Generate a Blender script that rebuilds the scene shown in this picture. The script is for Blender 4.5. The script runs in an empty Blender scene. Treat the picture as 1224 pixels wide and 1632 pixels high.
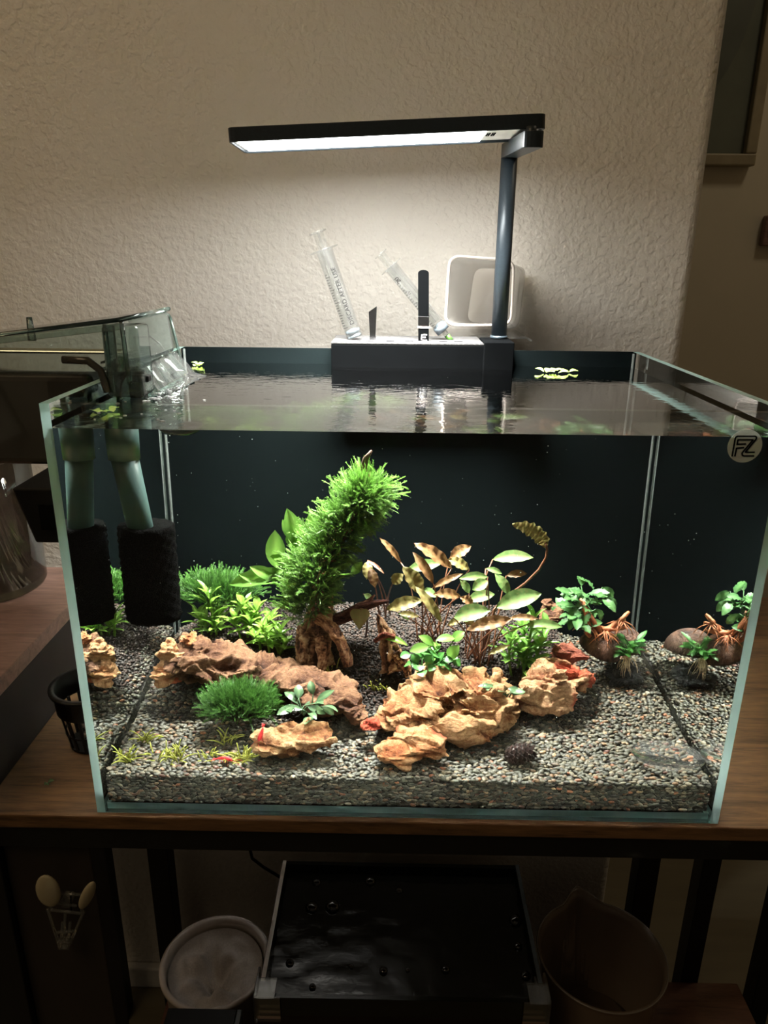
import bpy, bmesh, math, random
import numpy as np
from mathutils import Vector, Matrix, noise
PI = math.pi
C = bpy.context.scene.collection
sc = bpy.context.scene
rnd = random.Random(7)

# ------------------------------------------------------------------ camera
CAM = np.array([-0.013451532893825878, -0.4337310000988558, 0.38363336165232415])
YAW, PITCH, ROLL, FPX = -0.011536994535889447, 0.33110903544158, 0.010119416533042045, 1174.749406147793
_f = np.array([math.sin(YAW)*math.cos(PITCH), math.cos(YAW)*math.cos(PITCH), -math.sin(PITCH)])
_r = np.array([math.cos(YAW), -math.sin(YAW), 0.0]); _u = np.cross(_r, _f)
_r, _u = math.cos(ROLL)*_r + math.sin(ROLL)*_u, -math.sin(ROLL)*_r + math.cos(ROLL)*_u
cd = bpy.data.cameras.new('camera'); cam = bpy.data.objects.new('camera', cd); C.objects.link(cam)
cd.sensor_fit = 'VERTICAL'; cd.sensor_height = 36.0; cd.lens = 36.0*FPX/1632.0
cd.clip_start = 0.01; cd.clip_end = 50
M4 = Matrix.Identity(4)
for i in range(3):
    M4[i][0] = _r[i]; M4[i][1] = _u[i]; M4[i][2] = -_f[i]; M4[i][3] = CAM[i]
cam.matrix_world = M4
sc.camera = cam
# ------------------------------------------------------------------ world, lights, exposure
w = bpy.data.worlds.new('room_dark'); sc.world = w; w.use_nodes = True
w.node_tree.nodes['Background'].inputs[0].default_value = (1.0, 0.80, 0.56, 1)
w.node_tree.nodes['Background'].inputs[1].default_value = 0.04
sc.view_settings.view_transform = 'Standard'; sc.view_settings.look = 'None'
sc.view_settings.gamma = 1; sc.view_settings.use_curve_mapping = False
sc.view_settings.exposure = 0.0
cy = sc.cycles
cy.max_bounces = 14; cy.transparent_max_bounces = 32; cy.transmission_bounces = 10
cy.glossy_bounces = 5; cy.diffuse_bounces = 3
cy.sample_clamp_indirect = 25.0; cy.caustics_reflective = True; cy.blur_glossy = 0.3
cy.use_denoising = True

def area(name, loc, size, power, col, aim=(0, 0, -1), spread=PI):
    l = bpy.data.lights.new(name, 'AREA'); l.shape = 'RECTANGLE'; l.size, l.size_y = size
    l.energy = power; l.color = col; l.spread = spread
    o = bpy.data.objects.new(name, l); C.objects.link(o); o.location = loc
    o.rotation_euler = Vector(aim).to_track_quat('-Z', 'Y').to_euler()
    return o
# a warm ceiling lamp of the room, above and behind the viewer
area('ceiling_light', (-1.1, -0.9, 2.0), (1.1, 1.1), 13.8, (1.0, 0.73, 0.42), (0.75, 1.15, -1.4))
# fill light added to brighten the hallway, unseen round the corner
area('hall_fill', (1.35, 0.75, 2.1), (0.3, 0.3), 3.4, (1.0, 0.84, 0.60), (0, 0.45, -1))

# ------------------------------------------------------------------ from pixels to points
def ray(x, y):
    d = _f + (x-612)/FPX*_r - (y-816)/FPX*_u
    return d/np.linalg.norm(d)
def P(x, y, Y):                                    # the point of a sight line at depth Y (in air)
    d = ray(x, y); return CAM + d*(Y-CAM[1])/d[1]
def PZ(x, y, Z):
    d = ray(x, y); return CAM + d*(Z-CAM[2])/d[2]
def _wr(x, y):
    d = ray(x, y); q = CAM + d*(0.0-CAM[1])/d[1]
    k = np.array([d[0]/1.333, 0, d[2]/1.333]); k[1] = math.sqrt(1-k[0]**2-k[2]**2)
    return q, k
def W(x, y, Y):                                    # the same, bent at the front of the water
    q, k = _wr(x, y); return q + k*(Y-q[1])/k[1]
def WZ(x, y, Z):
    q, k = _wr(x, y); return q + k*(Z-q[2])/k[2]
def sst(a, b, t):
    t = min(1, max(0, (t-a)/(b-a))); return t*t*(3-2*t)
def H(x, y):                                       # height of the substrate
    m = sst(-0.235, -0.16, x)*(1-sst(0.09, 0.17, x))
    return 0.030 + 0.009*sst(0.02, 0.25, y) + 0.030*m*sst(0.09, 0.20, y) + 0.0008*math.sin(x*60+y*35)
def yb(x):                                         # where gravel turns into soil
    return 0.115 + 0.012*math.sin(x*31+1) + 0.35*max(0, abs(x+0.02)-0.115)
def G(px, py, dz=0):
    z = 0.04
    for _ in range(12):
        p = WZ(px, py, z); z = 0.6*z + 0.4*(H(p[0], p[1]) + dz)
    return np.array([p[0], p[1], z])

# ------------------------------------------------------------------ materials
def new_mat(name):
    m = bpy.data.materials.new(name); m.use_nodes = True; nt = m.node_tree; nt.nodes.clear()
    out = nt.nodes.new('ShaderNodeOutputMaterial'); return m, nt, out
def lnk(nt, a, b): nt.links.new(a, b)
def coords(nt, scale=(1, 1, 1)):
    tc = nt.nodes.new('ShaderNodeTexCoord'); mp = nt.nodes.new('ShaderNodeMapping')
    mp.inputs['Scale'].default_value = scale; lnk(nt, tc.outputs['Object'], mp.inputs[0]); return mp.outputs[0]
def noise_n(nt, vec, scale, detail=4, rough=0.55, dist=0):
    n = nt.nodes.new('ShaderNodeTexNoise'); n.inputs['Scale'].default_value = scale
    n.inputs['Detail'].default_value = detail; n.inputs['Roughness'].default_value = rough
    n.inputs['Distortion'].default_value = dist
    if vec: lnk(nt, vec, n.inputs['Vector'])
    return n.outputs['Fac']
def ramp(nt, fac, stops):
    r = nt.nodes.new('ShaderNodeValToRGB'); e = r.color_ramp.elements
    while len(e) < len(stops): e.new(0.5)
    for el, (p, c) in zip(e, stops):
        el.position = p; el.color = (*c, 1)
    lnk(nt, fac, r.inputs[0]); return r.outputs[0]
def lin(r, g, b):
    f = lambda c: (c/255/12.92) if c/255 <= 0.04045 else ((c/255+0.055)/1.055)**2.4
    return (f(r), f(g), f(b))
def mat(name, stops, scale=40, rough=0.5, stretch=(1, 1, 1), detail=5, bump=0, bscale=None, metal=0, coat=0, dist=0, spec=0.5, sss=0, bdist=0.001):
    m, nt, out = new_mat(name); b = nt.nodes.new('ShaderNodeBsdfPrincipled')
    v = coords(nt, stretch); f = noise_n(nt, v, scale, detail, 0.6, dist)
    if len(stops) == 1: stops = [(0.3, tuple(c*0.85 for c in stops[0])), (0.7, tuple(min(1, c*1.12) for c in stops[0]))]
    lnk(nt, ramp(nt, f, stops), b.inputs['Base Color'])
    b.inputs['Roughness'].default_value = rough; b.inputs['Metallic'].default_value = metal
    b.inputs['Coat Weight'].default_value = coat; b.inputs['Specular IOR Level'].default_value = spec
    if bump:
        f2 = noise_n(nt, v, bscale or scale*3, 6, 0.6); bp = nt.nodes.new('ShaderNodeBump')
        bp.inputs['Strength'].default_value = bump; bp.inputs['Distance'].default_value = bdist
        lnk(nt, f2, bp.inputs['Height']); lnk(nt, bp.outputs[0], b.inputs['Normal'])
    lnk(nt, b.outputs[0], out.inputs[0]); return m
def leaf_mat(name, base, tip, trans=0.35, rough=0.5, scale=120, spots=None):
    m, nt, out = new_mat(name); b = nt.nodes.new('ShaderNodeBsdfPrincipled')
    at = nt.nodes.new('ShaderNodeAttribute'); at.attribute_name = 't'
    v = coords(nt); f = noise_n(nt, v, scale, 3)
    mx = nt.nodes.new('ShaderNodeMix'); mx.data_type = 'RGBA'
    ad = nt.nodes.new('ShaderNodeMath'); ad.operation = 'MULTIPLY_ADD'; ad.inputs[1].default_value = 0.9; ad.inputs[2].default_value = -0.45
    lnk(nt, f, ad.inputs[0]); a2 = nt.nodes.new('ShaderNodeMath'); a2.operation = 'ADD'; a2.use_clamp = True
    lnk(nt, ad.outputs[0], a2.inputs[0]); lnk(nt, at.outputs['Fac'], a2.inputs[1])
    lnk(nt, a2.outputs[0], mx.inputs['Factor']); mx.inputs['A'].default_value = (*base, 1); mx.inputs['B'].default_value = (*tip, 1)
    col = mx.outputs['Result']
    if spots:
        f2 = noise_n(nt, v, scale*3.2, 4, 0.75); r = ramp(nt, f2, [(0.50, (0, 0, 0)), (0.62, (.9, .9, .9))])
        m2 = nt.nodes.new('ShaderNodeMix'); m2.data_type = 'RGBA'; lnk(nt, r, m2.inputs['Factor'])
        lnk(nt, col, m2.inputs['A']); m2.inputs['B'].default_value = (*spots, 1); col = m2.outputs['Result']
    lnk(nt, col, b.inputs['Base Color']); b.inputs['Roughness'].default_value = rough
    tr = nt.nodes.new('ShaderNodeBsdfTranslucent'); lnk(nt, col, tr.inputs[0])
    ms = nt.nodes.new('ShaderNodeMixShader'); ms.inputs[0].default_value = trans
    lnk(nt, b.outputs[0], ms.inputs[1]); lnk(nt, tr.outputs[0], ms.inputs[2]); lnk(nt, ms.outputs[0], out.inputs[0]); return m
def clear_mat(name, tint, ior=1.5, refl=1.0, rough=0.0, body=None, bodyw=0.0, bumpy=0, bsc=60):
    """thin clear sheet: light passes straight through (tinted), surface reflects by Fresnel"""
    m, nt, out = new_mat(name)
    t = nt.nodes.new('ShaderNodeBsdfTransparent'); t.inputs[0].default_value = (*tint, 1)
    g = nt.nodes.new('ShaderNodeBsdfGlossy'); g.inputs['Roughness'].default_value = rough
    fr = nt.nodes.new('ShaderNodeFresnel'); fr.inputs[0].default_value = ior
    ms = nt.nodes.new('ShaderNodeMixShader'); mu = nt.nodes.new('ShaderNodeMath'); mu.operation = 'MULTIPLY'; mu.inputs[1].default_value = refl
    lnk(nt, fr.outputs[0], mu.inputs[0]); lnk(nt, mu.outputs[0], ms.inputs[0])
    src = t.outputs[0]
    if body:
        d = nt.nodes.new('ShaderNodeBsdfDiffuse'); d.inputs[0].default_value = (*body, 1)
        tl = nt.nodes.new('ShaderNodeBsdfTranslucent'); tl.inputs[0].default_value = (*body, 1)
        md = nt.nodes.new('ShaderNodeMixShader'); md.inputs[0].default_value = 0.5
        lnk(nt, d.outputs[0], md.inputs[1]); lnk(nt, tl.outputs[0], md.inputs[2])
        mb = nt.nodes.new('ShaderNodeMixShader'); mb.inputs[0].default_value = bodyw
        lnk(nt, src, mb.inputs[1]); lnk(nt, md.outputs[0], mb.inputs[2]); src = mb.outputs[0]
    if bumpy:
        f2 = noise_n(nt, coords(nt), bsc, 3); bp = nt.nodes.new('ShaderNodeBump'); bp.inputs['Strength'].default_value = bumpy
        bp.inputs['Distance'].default_value = 0.002; lnk(nt, f2, bp.inputs['Height'])
        lnk(nt, bp.outputs[0], g.inputs['Normal']); lnk(nt, bp.outputs[0], fr.inputs['Normal'])
    lnk(nt, src, ms.inputs[1]); lnk(nt, g.outputs[0], ms.inputs[2]); lnk(nt, ms.outputs[0], out.inputs[0]); return m
def emit_mat(name, col, s):
    m, nt, out = new_mat(name); e = nt.nodes.new('ShaderNodeEmission'); e.inputs[0].default_value = (*col, 1); e.inputs[1].default_value = s
    lnk(nt, e.outputs[0], out.inputs[0]); return m

def wall_mat():
    m, nt, out = new_mat('textured_wall_paint'); b = nt.nodes.new('ShaderNodeBsdfPrincipled')
    v = coords(nt); n1 = noise_n(nt, v, 165, 2, 0.45, 0.15); n2 = noise_n(nt, v, 310, 2, 0.5)
    r = ramp(nt, n1, [(0.38, (0, 0, 0)), (0.62, (1, 1, 1))])
    ad = nt.nodes.new('ShaderNodeMath'); ad.operation = 'MULTIPLY_ADD'; ad.inputs[1].default_value = 0.25
    lnk(nt, n2, ad.inputs[0]); lnk(nt, r, ad.inputs[2])
    bp = nt.nodes.new('ShaderNodeBump'); bp.inputs['Strength'].default_value = 0.55; bp.inputs['Distance'].default_value = 0.0011
    lnk(nt, ad.outputs[0], bp.inputs['Height']); lnk(nt, bp.outputs[0], b.inputs['Normal'])
    f = noise_n(nt, v, 4, 3)
    lnk(nt, ramp(nt, f, [(0.3, (0.70, 0.672, 0.622)), (0.7, (0.74, 0.71, 0.66))]), b.inputs['Base Color'])
    b.inputs['Roughness'].default_value = 0.55; b.inputs['Specular IOR Level'].default_value = 0.25
    lnk(nt, b.outputs[0], out.inputs[0]); return m
def wood_mat(name, dark, light, stretch, scale=30, rough=0.4):
    m, nt, out = new_mat(name); b = nt.nodes.new('ShaderNodeBsdfPrincipled')
    v = coords(nt, stretch); f = noise_n(nt, v, scale, 8, 0.62, 1.2)
    f2 = noise_n(nt, v, scale*7, 4, 0.6)
    ad = nt.nodes.new('ShaderNodeMath'); ad.operation = 'MULTIPLY_ADD'; ad.inputs[1].default_value = 0.35; lnk(nt, f2, ad.inputs[0])
    s = nt.nodes.new('ShaderNodeMath'); s.operation = 'MULTIPLY'; s.inputs[1].default_value = 0.75; lnk(nt, f, s.inputs[0]); lnk(nt, s.outputs[0], ad.inputs[2])
    lnk(nt, ramp(nt, ad.outputs[0], [(0.36, dark), (0.52, tuple((a+c)/2 for a, c in zip(dark, light))), (0.7, light)]), b.inputs['Base Color'])
    bp = nt.nodes.new('ShaderNodeBump'); bp.inputs['Strength'].default_value = 0.35; bp.inputs['Distance'].default_value = 0.0006
    lnk(nt, ad.outputs[0], bp.inputs['Height']); lnk(nt, bp.outputs[0], b.inputs['Normal'])
    b.inputs['Roughness'].default_value = rough; lnk(nt, b.outputs[0], out.inputs[0]); return m
def attr_mat(name, rough=0.45, bump=0.15, bs=900):
    m, nt, out = new_mat(name); b = nt.nodes.new('ShaderNodeBsdfPrincipled')
    a = nt.nodes.new('ShaderNodeAttribute'); a.attribute_name = 'col'
    f = noise_n(nt, coords(nt), bs, 3); mx = nt.nodes.new('ShaderNodeMix'); mx.data_type = 'RGBA'; mx.blend_type = 'MULTIPLY'
    mx.inputs['Factor'].default_value = 0.6; lnk(nt, a.outputs['Color'], mx.inputs['A'])
    lnk(nt, ramp(nt, f, [(0.3, (0.6, 0.6, 0.6)), (0.7, (1.25, 1.2, 1.15))]), mx.inputs['B'])
    lnk(nt, mx.outputs['Result'], b.inputs['Base Color']); b.inputs['Roughness'].default_value = rough
    lnk(nt, b.outputs[0], out.inputs[0]); return m
def stone_mat(name, cols, patch=None, pscale=16):
    """weathered clay stone: cream ridges, ochre flats, rust-brown hollows (attribute t: 0 deep .. 1 proud)"""
    m, nt, out = new_mat(name); b = nt.nodes.new('ShaderNodeBsdfPrincipled')
    v = coords(nt, (1, 1, 1.9)); f = noise_n(nt, v, 85, 9, 0.74, 1.0)
    at = nt.nodes.new('ShaderNodeAttribute'); at.attribute_name = 't'
    a1 = nt.nodes.new('ShaderNodeMath'); a1.operation = 'MULTIPLY_ADD'; a1.inputs[1].default_value = 0.62; lnk(nt, at.outputs['Fac'], a1.inputs[0])
    a2 = nt.nodes.new('ShaderNodeMath'); a2.operation = 'MULTIPLY_ADD'; a2.inputs[1].default_value = 1.5; a2.inputs[2].default_value = -0.58; lnk(nt, f, a2.inputs[0]); lnk(nt, a2.outputs[0], a1.inputs[2])
    col = ramp(nt, a1.outputs[0], [(0.16, cols[0]), (0.36, cols[1]), (0.56, cols[2]), (0.80, cols[3])])
    if patch:
        f3 = noise_n(nt, coords(nt), pscale, 2, 0.5); r = ramp(nt, f3, [(0.57, (0, 0, 0)), (0.62, (.85, .85, .85))])
        m2 = nt.nodes.new('ShaderNodeMix'); m2.data_type = 'RGBA'; lnk(nt, r, m2.inputs['Factor'])
        lnk(nt, col, m2.inputs['A']); m2.inputs['B'].default_value = (*patch, 1); col = m2.outputs['Result']
    f5 = noise_n(nt, coords(nt), 520, 4, 0.7); mx = nt.nodes.new('ShaderNodeMix'); mx.data_type = 'RGBA'; mx.blend_type = 'MULTIPLY'; mx.inputs['Factor'].default_value = 0.8
    lnk(nt, col, mx.inputs['A']); lnk(nt, ramp(nt, f5, [(0.36, (0.62, 0.55, 0.5)), (0.6, (1.08, 1.06, 1.04))]), mx.inputs['B']); col = mx.outputs['Result']
    lnk(nt, col, b.inputs['Base Color']); b.inputs['Roughness'].default_value = 0.8; b.inputs['Specular IOR Level'].default_value = 0.25
    f2 = noise_n(nt, v, 420, 6, 0.75); bp = nt.nodes.new('ShaderNodeBump'); bp.inputs['Strength'].default_value = 0.9
    bp.inputs['Distance'].default_value = 0.0035; lnk(nt, f2, bp.inputs['Height']); lnk(nt, bp.outputs[0], b.inputs['Normal'])
    lnk(nt, b.outputs[0], out.inputs[0]); return m

M = {}
M['wall'] = wall_mat()
M['hall'] = mat('hall_wall_paint', [(0.3, (0.62, 0.56, 0.44)), (0.7, (0.68, 0.61, 0.48))], 3, 0.6)
M['floor'] = mat('hall_floor', [(0.3, (0.12, 0.10, 0.06)), (0.7, (0.15, 0.125, 0.075))], 6, 0.5, (1, 6, 1))
M['table'] = wood_mat('dark_oak', lin(48, 33, 21), lin(122, 90, 60), (1, 9, 9), 9, 0.42)
M['redwood'] = wood_mat('red_brown_laminate', lin(92, 68, 60), lin(146, 114, 102), (1, 8, 8), 8, 0.38)
M['shelfwood'] = wood_mat('shelf_board_wood', lin(70, 42, 30), lin(112, 74, 54), (1, 8, 8), 8, 0.45)
M['darkpanel'] = mat('dark_brown_panel', [lin(30, 22, 18)], 12, 0.6, (6, 6, 1))
M['blackmetal'] = mat('black_powder_coat', [lin(16, 16, 16)], 300, 0.5, spec=0.3)
M['rack'] = mat('black_rack_plastic', [(0.0008, 0.001, 0.0012)], 60, 0.75, spec=0.02)
M['racktop'] = mat('grey_speckled_tray', [(0.4, (0.01, 0.01, 0.011)), (0.6, (0.06, 0.06, 0.06))], 900, 0.5, spec=0.3)
M['lampblack'] = mat('black_anodised_aluminium', [lin(44, 52, 58)], 400, 0.38, metal=0.25, spec=0.4)
M['blackplastic'] = mat('black_plastic', [lin(15, 15, 15)], 60, 0.45, spec=0.25)
M['film'] = mat('black_backing_film', [lin(11, 16, 17)], 8, 0.9, spec=0.02)
M['lampwhite'] = mat('lamp_underside_white', [(0.75, 0.74, 0.72)], 50, 0.5)
M['led'] = emit_mat('led_strip_glow', (0.95, 1.0, 1.0), 14)
M['warmled'] = emit_mat('warm_led_glow', (1.0, 0.8, 0.3), 14)
M['glass'] = clear_mat('aquarium_glass', (0.965, 0.985, 0.978), 1.5, 0.8)
M['wetglass'] = clear_mat('wet_glass', (0.985, 0.993, 0.99), 1.0001, 0.0)
M['acrylic'] = clear_mat('clear_acrylic', (0.94, 0.95, 0.94), 1.5, 0.9, 0.03, (0.8, 0.8, 0.75), 0.07)
M['syringe'] = clear_mat('clear_syringe_plastic', (0.90, 0.905, 0.90), 1.45, 0.3, 0.12, (0.7, 0.7, 0.7), 0.02)
M['smoke'] = clear_mat('smoky_clear_plastic', (0.78, 0.84, 0.81), 1.5, 1.1, 0.04, (0.5, 0.58, 0.55), 0.09)
M['darksmoke'] = clear_mat('dark_smoky_plastic', (0.22, 0.21, 0.18), 1.5, 1.2, 0.22, (0.13, 0.12, 0.10), 0.5)
M['tube'] = mat('grey_green_pipe', [lin(80, 104, 100)], 30, 0.35)
M['tubeclear'] = clear_mat('grey_green_clear_pipe', (0.74, 0.82, 0.80), 1.5, 1.0, 0.05, lin(120, 150, 144), 0.12)
M['jarglass'] = clear_mat('jar_glass', (0.8, 0.82, 0.78), 1.5, 0.9, 0.02)
M['jarwater'] = clear_mat('murky_jar_water', (0.45, 0.42, 0.3), 1.33, 0.4, 0.1, (0.12, 0.11, 0.07), 0.5)
M['tub'] = clear_mat('white_translucent_plastic', (0.9, 0.89, 0.87), 1.45, 0.6, 0.25, (0.92, 0.9, 0.87), 0.42)
M['cupwhite'] = mat('white_plastic', [(0.62, 0.55, 0.5)], 20, 0.4)
M['bag'] = mat('white_mesh_fabric', [(0.55, 0.5, 0.46)], 500, 0.8)
M['pitcher'] = clear_mat('frosted_brown_pitcher', (0.5, 0.42, 0.34), 1.45, 0.7, 0.2, (0.34, 0.26, 0.19), 0.88)
M['ivory'] = mat('ivory_plastic', [(0.30, 0.26, 0.17)], 30, 0.35)
M['sponge'] = mat('black_foam', [(0.42, (0.001, 0.001, 0.001)), (0.62, (0.009, 0.009, 0.0085))], 900, 0.95, spec=0.03, bump=1, bscale=1100, bdist=0.003)
M['steel'] = mat('polished_steel', [(0.3, 0.3, 0.31)], 30, 0.18, metal=1)
M['rubber'] = mat('grey_rubber', [lin(70, 78, 84)], 60, 0.4)
M['ink'] = mat('black_ink', [(0.004, 0.004, 0.005)], 10, 0.9, spec=0.0)
M['frost'] = clear_mat('frosted_badge', (0.4, 0.45, 0.44), 1.5, 0.5, 0.3, (0.85, 0.9, 0.88), 0.85)
M['soil'] = attr_mat('aquasoil', 0.8)
M['pebble'] = attr_mat('pebble_stone', 0.55)
M['soilbase'] = mat('dark_substrate', [lin(38, 34, 30)], 300, 0.9)
M['moss'] = leaf_mat('java_moss_green', lin(40, 78, 26), lin(122, 166, 74), 0.28, 0.4, 90)
M['mossdark'] = leaf_mat('deep_moss_green', lin(30, 64, 26), lin(88, 136, 58), 0.28, 0.4, 90)
M['bright'] = leaf_mat('bright_stem_green', lin(84, 132, 46), lin(160, 196, 88), 0.45, 0.35, 150)
M['fern'] = leaf_mat('fern_green', lin(74, 122, 48), lin(134, 176, 80), 0.45, 0.35, 60)
M['cryptgreen'] = leaf_mat('crypt_leaf_green', lin(78, 116, 58), lin(128, 156, 88), 0.35, 0.5, 90, lin(132, 140, 84))
M['cryptbrown'] = leaf_mat('crypt_leaf_bronze', lin(112, 80, 50), lin(156, 120, 74), 0.35, 0.5, 90, lin(120, 72, 44))
M['cryptolive'] = leaf_mat('crypt_leaf_olive', lin(104, 100, 52), lin(148, 136, 78), 0.35, 0.5, 90, lin(128, 104, 62))
M['petiole'] = leaf_mat('petiole_brown', lin(92, 54, 40), lin(122, 82, 58), 0.1, 0.4)
M['anubias'] = leaf_mat('anubias_green', lin(32, 82, 34), lin(88, 146, 66), 0.3, 0.4, 90)
M['buce'] = leaf_mat('bucephalandra_green', lin(42, 84, 46), lin(98, 142, 80), 0.3, 0.42, 100)
M['bucedark'] = leaf_mat('dark_bucephalandra_green', lin(44, 78, 56), lin(112, 140, 96), 0.25, 0.28, 100)
M['root'] = mat('orange_brown_roots', [(0.3, lin(128, 66, 40)), (0.7, lin(202, 128, 84))], 200, 0.6)
M['paleroot'] = mat('pale_roots', [(0.3, lin(150, 120, 90)), (0.7, lin(214, 196, 160))], 200, 0.6)
M['grass'] = leaf_mat('yellow_green_tuft', lin(112, 116, 36), lin(196, 200, 96), 0.35, 0.4, 200)
M['floater'] = leaf_mat('pale_floating_leaf', lin(150, 190, 80), lin(220, 238, 150), 0.4, 0.3, 200)
M['stone'] = stone_mat('dragon_stone', [lin(75, 38, 22), lin(129, 78, 45), lin(159, 108, 69), lin(191, 150, 108)])
M['stonepale'] = stone_mat('pale_dragon_stone', [lin(89, 50, 30), lin(146, 96, 61), lin(172, 124, 84), lin(198, 160, 118)])
M['stonered'] = stone_mat('red_patched_dragon_stone', [lin(79, 44, 29), lin(134, 84, 57), lin(161, 112, 78), lin(191, 152, 114)], lin(177, 68, 43), 26)
M['slab'] = stone_mat('brown_pink_slab_stone', [lin(43, 25, 18), lin(82, 52, 37), lin(106, 72, 52), lin(135, 100, 74)])
M['slaborange'] = stone_mat('orange_slab_stone', [lin(89, 42, 24), lin(151, 88, 51), lin(173, 112, 70), lin(197, 152, 110)], lin(175, 72, 43), 30)
M['pinkstone'] = stone_mat('pink_flat_stone', [lin(94, 46, 36), lin(141, 78, 61), lin(159, 92, 73), lin(175, 116, 94)])
M['redstone'] = stone_mat('red_lava_pebble', [lin(103, 36, 24), lin(159, 56, 38), lin(175, 74, 51), lin(189, 104, 75)])
M['driftwood'] = stone_mat('driftwood', [lin(66, 40, 28), lin(136, 92, 64), lin(184, 140, 104), lin(222, 190, 152)])
M['driftred'] = stone_mat('red_brown_driftwood', [lin(46, 22, 18), lin(94, 54, 44), lin(130, 82, 68), lin(168, 122, 104)])
M['bark'] = mat('dark_wood_tip', [(0.3, lin(36, 22, 16)), (0.7, lin(84, 56, 42))], 90, 0.7, bump=0.6, bscale=220)
M['coco'] = mat('coconut_shell', [(0.35, lin(46, 28, 22)), (0.65, lin(112, 76, 58))], 150, 0.65, (1, 1, .5), bump=1.0, bscale=420, bdist=0.003)
M['lava'] = mat('black_lava_rock', [(0.35, (0.006, 0.006, 0.006)), (0.65, (0.05, 0.05, 0.05))], 180, 0.3, bump=1, bscale=420, bdist=0.003)
M['cone'] = mat('dark_cone_scales', [(0.35, lin(20, 11, 9)), (0.7, lin(58, 36, 30))], 250, 0.5)
M['shrimp'] = mat('cherry_red_shell', [(0.4, lin(200, 30, 40)), (0.7, lin(226, 90, 84))], 400, 0.3)
M['speck'] = mat('pale_specks', [(0.8, 0.85, 0.8)], 10, 0.5)
M['lowerwater'] = mat('dark_tub_water', [(0.01, 0.011, 0.010)], 10, 0.06, bump=0.35, bscale=26, bdist=0.004)

def glass_edge_mat():
    m, nt, out = new_mat('teal_glass_edge')
    d = nt.nodes.new('ShaderNodeBsdfPrincipled'); t = nt.nodes.new('ShaderNodeBsdfTranslucent')
    f = noise_n(nt, coords(nt, (20, 20, 3)), 4, 3)
    col = ramp(nt, f, [(0.3, (0.40, 0.60, 0.58)), (0.7, (0.52, 0.72, 0.69))])
    lnk(nt, col, d.inputs['Base Color']); lnk(nt, col, t.inputs[0]); d.inputs['Roughness'].default_value = 0.15
    ms = nt.nodes.new('ShaderNodeMixShader'); ms.inputs[0].default_value = 0.75
    lnk(nt, d.outputs[0], ms.inputs[1]); lnk(nt, t.outputs[0], ms.inputs[2]); lnk(nt, ms.outputs[0], out.inputs[0]); return m
M['edge'] = glass_edge_mat()
def water_side_mat():
    m, nt, out = new_mat('water_against_glass'); g = nt.nodes.new('ShaderNodeBsdfGlass')
    g.inputs['IOR'].default_value = 1.333; g.inputs['Roughness'].default_value = 0.0; g.inputs[0].default_value = (0.97, 0.99, 0.98, 1)
    lnk(nt, g.outputs[0], out.inputs[0]); return m
def water_top_mat():
    m, nt, out = new_mat('rippled_water_surface')
    v = coords(nt, (1, 1.7, 1)); n1 = noise_n(nt, v, 70, 3, 0.5, 0.5)
    sx = nt.nodes.new('ShaderNodeSeparateXYZ'); tc = nt.nodes.new('ShaderNodeTexCoord'); lnk(nt, tc.outputs['Object'], sx.inputs[0])
    rr = nt.nodes.new('ShaderNodeMapRange'); rr.inputs['From Min'].default_value = -0.2; rr.inputs['From Max'].default_value = 0.2
    rr.inputs['To Min'].default_value = 0.32; rr.inputs['To Max'].default_value = 0.08; lnk(nt, sx.outputs[0], rr.inputs[0])
    bp = nt.nodes.new('ShaderNodeBump'); bp.inputs['Distance'].default_value = 0.0013
    lnk(nt, rr.outputs[0], bp.inputs['Strength']); lnk(nt, n1, bp.inputs['Height'])
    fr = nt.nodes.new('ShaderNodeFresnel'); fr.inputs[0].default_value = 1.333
    g = nt.nodes.new('ShaderNodeBsdfGlossy'); g.inputs['Roughness'].default_value = 0.0; lnk(nt, bp.outputs[0], g.inputs['Normal'])
    t = nt.nodes.new('ShaderNodeBsdfTransparent'); t.inputs[0].default_value = (1, 1, 1, 1)
    rf = nt.nodes.new('ShaderNodeBsdfRefraction'); rf.inputs['IOR'].default_value = 1.333; rf.inputs['Roughness'].default_value = 0.0; lnk(nt, bp.outputs[0], rf.inputs['Normal'])
    m1 = nt.nodes.new('ShaderNodeMixShader'); m1.inputs[0].default_value = 0.25
    lnk(nt, t.outputs[0], m1.inputs[1]); lnk(nt, rf.outputs[0], m1.inputs[2])
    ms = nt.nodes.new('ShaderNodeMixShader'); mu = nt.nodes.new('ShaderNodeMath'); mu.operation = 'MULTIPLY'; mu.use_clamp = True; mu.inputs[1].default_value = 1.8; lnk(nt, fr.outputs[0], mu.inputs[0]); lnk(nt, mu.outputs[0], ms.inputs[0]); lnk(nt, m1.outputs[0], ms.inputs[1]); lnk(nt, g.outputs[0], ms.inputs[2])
    lnk(nt, ms.outputs[0], out.inputs[0]); return m
M['waterside'] = water_side_mat(); M['watertop'] = water_top_mat()

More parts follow.
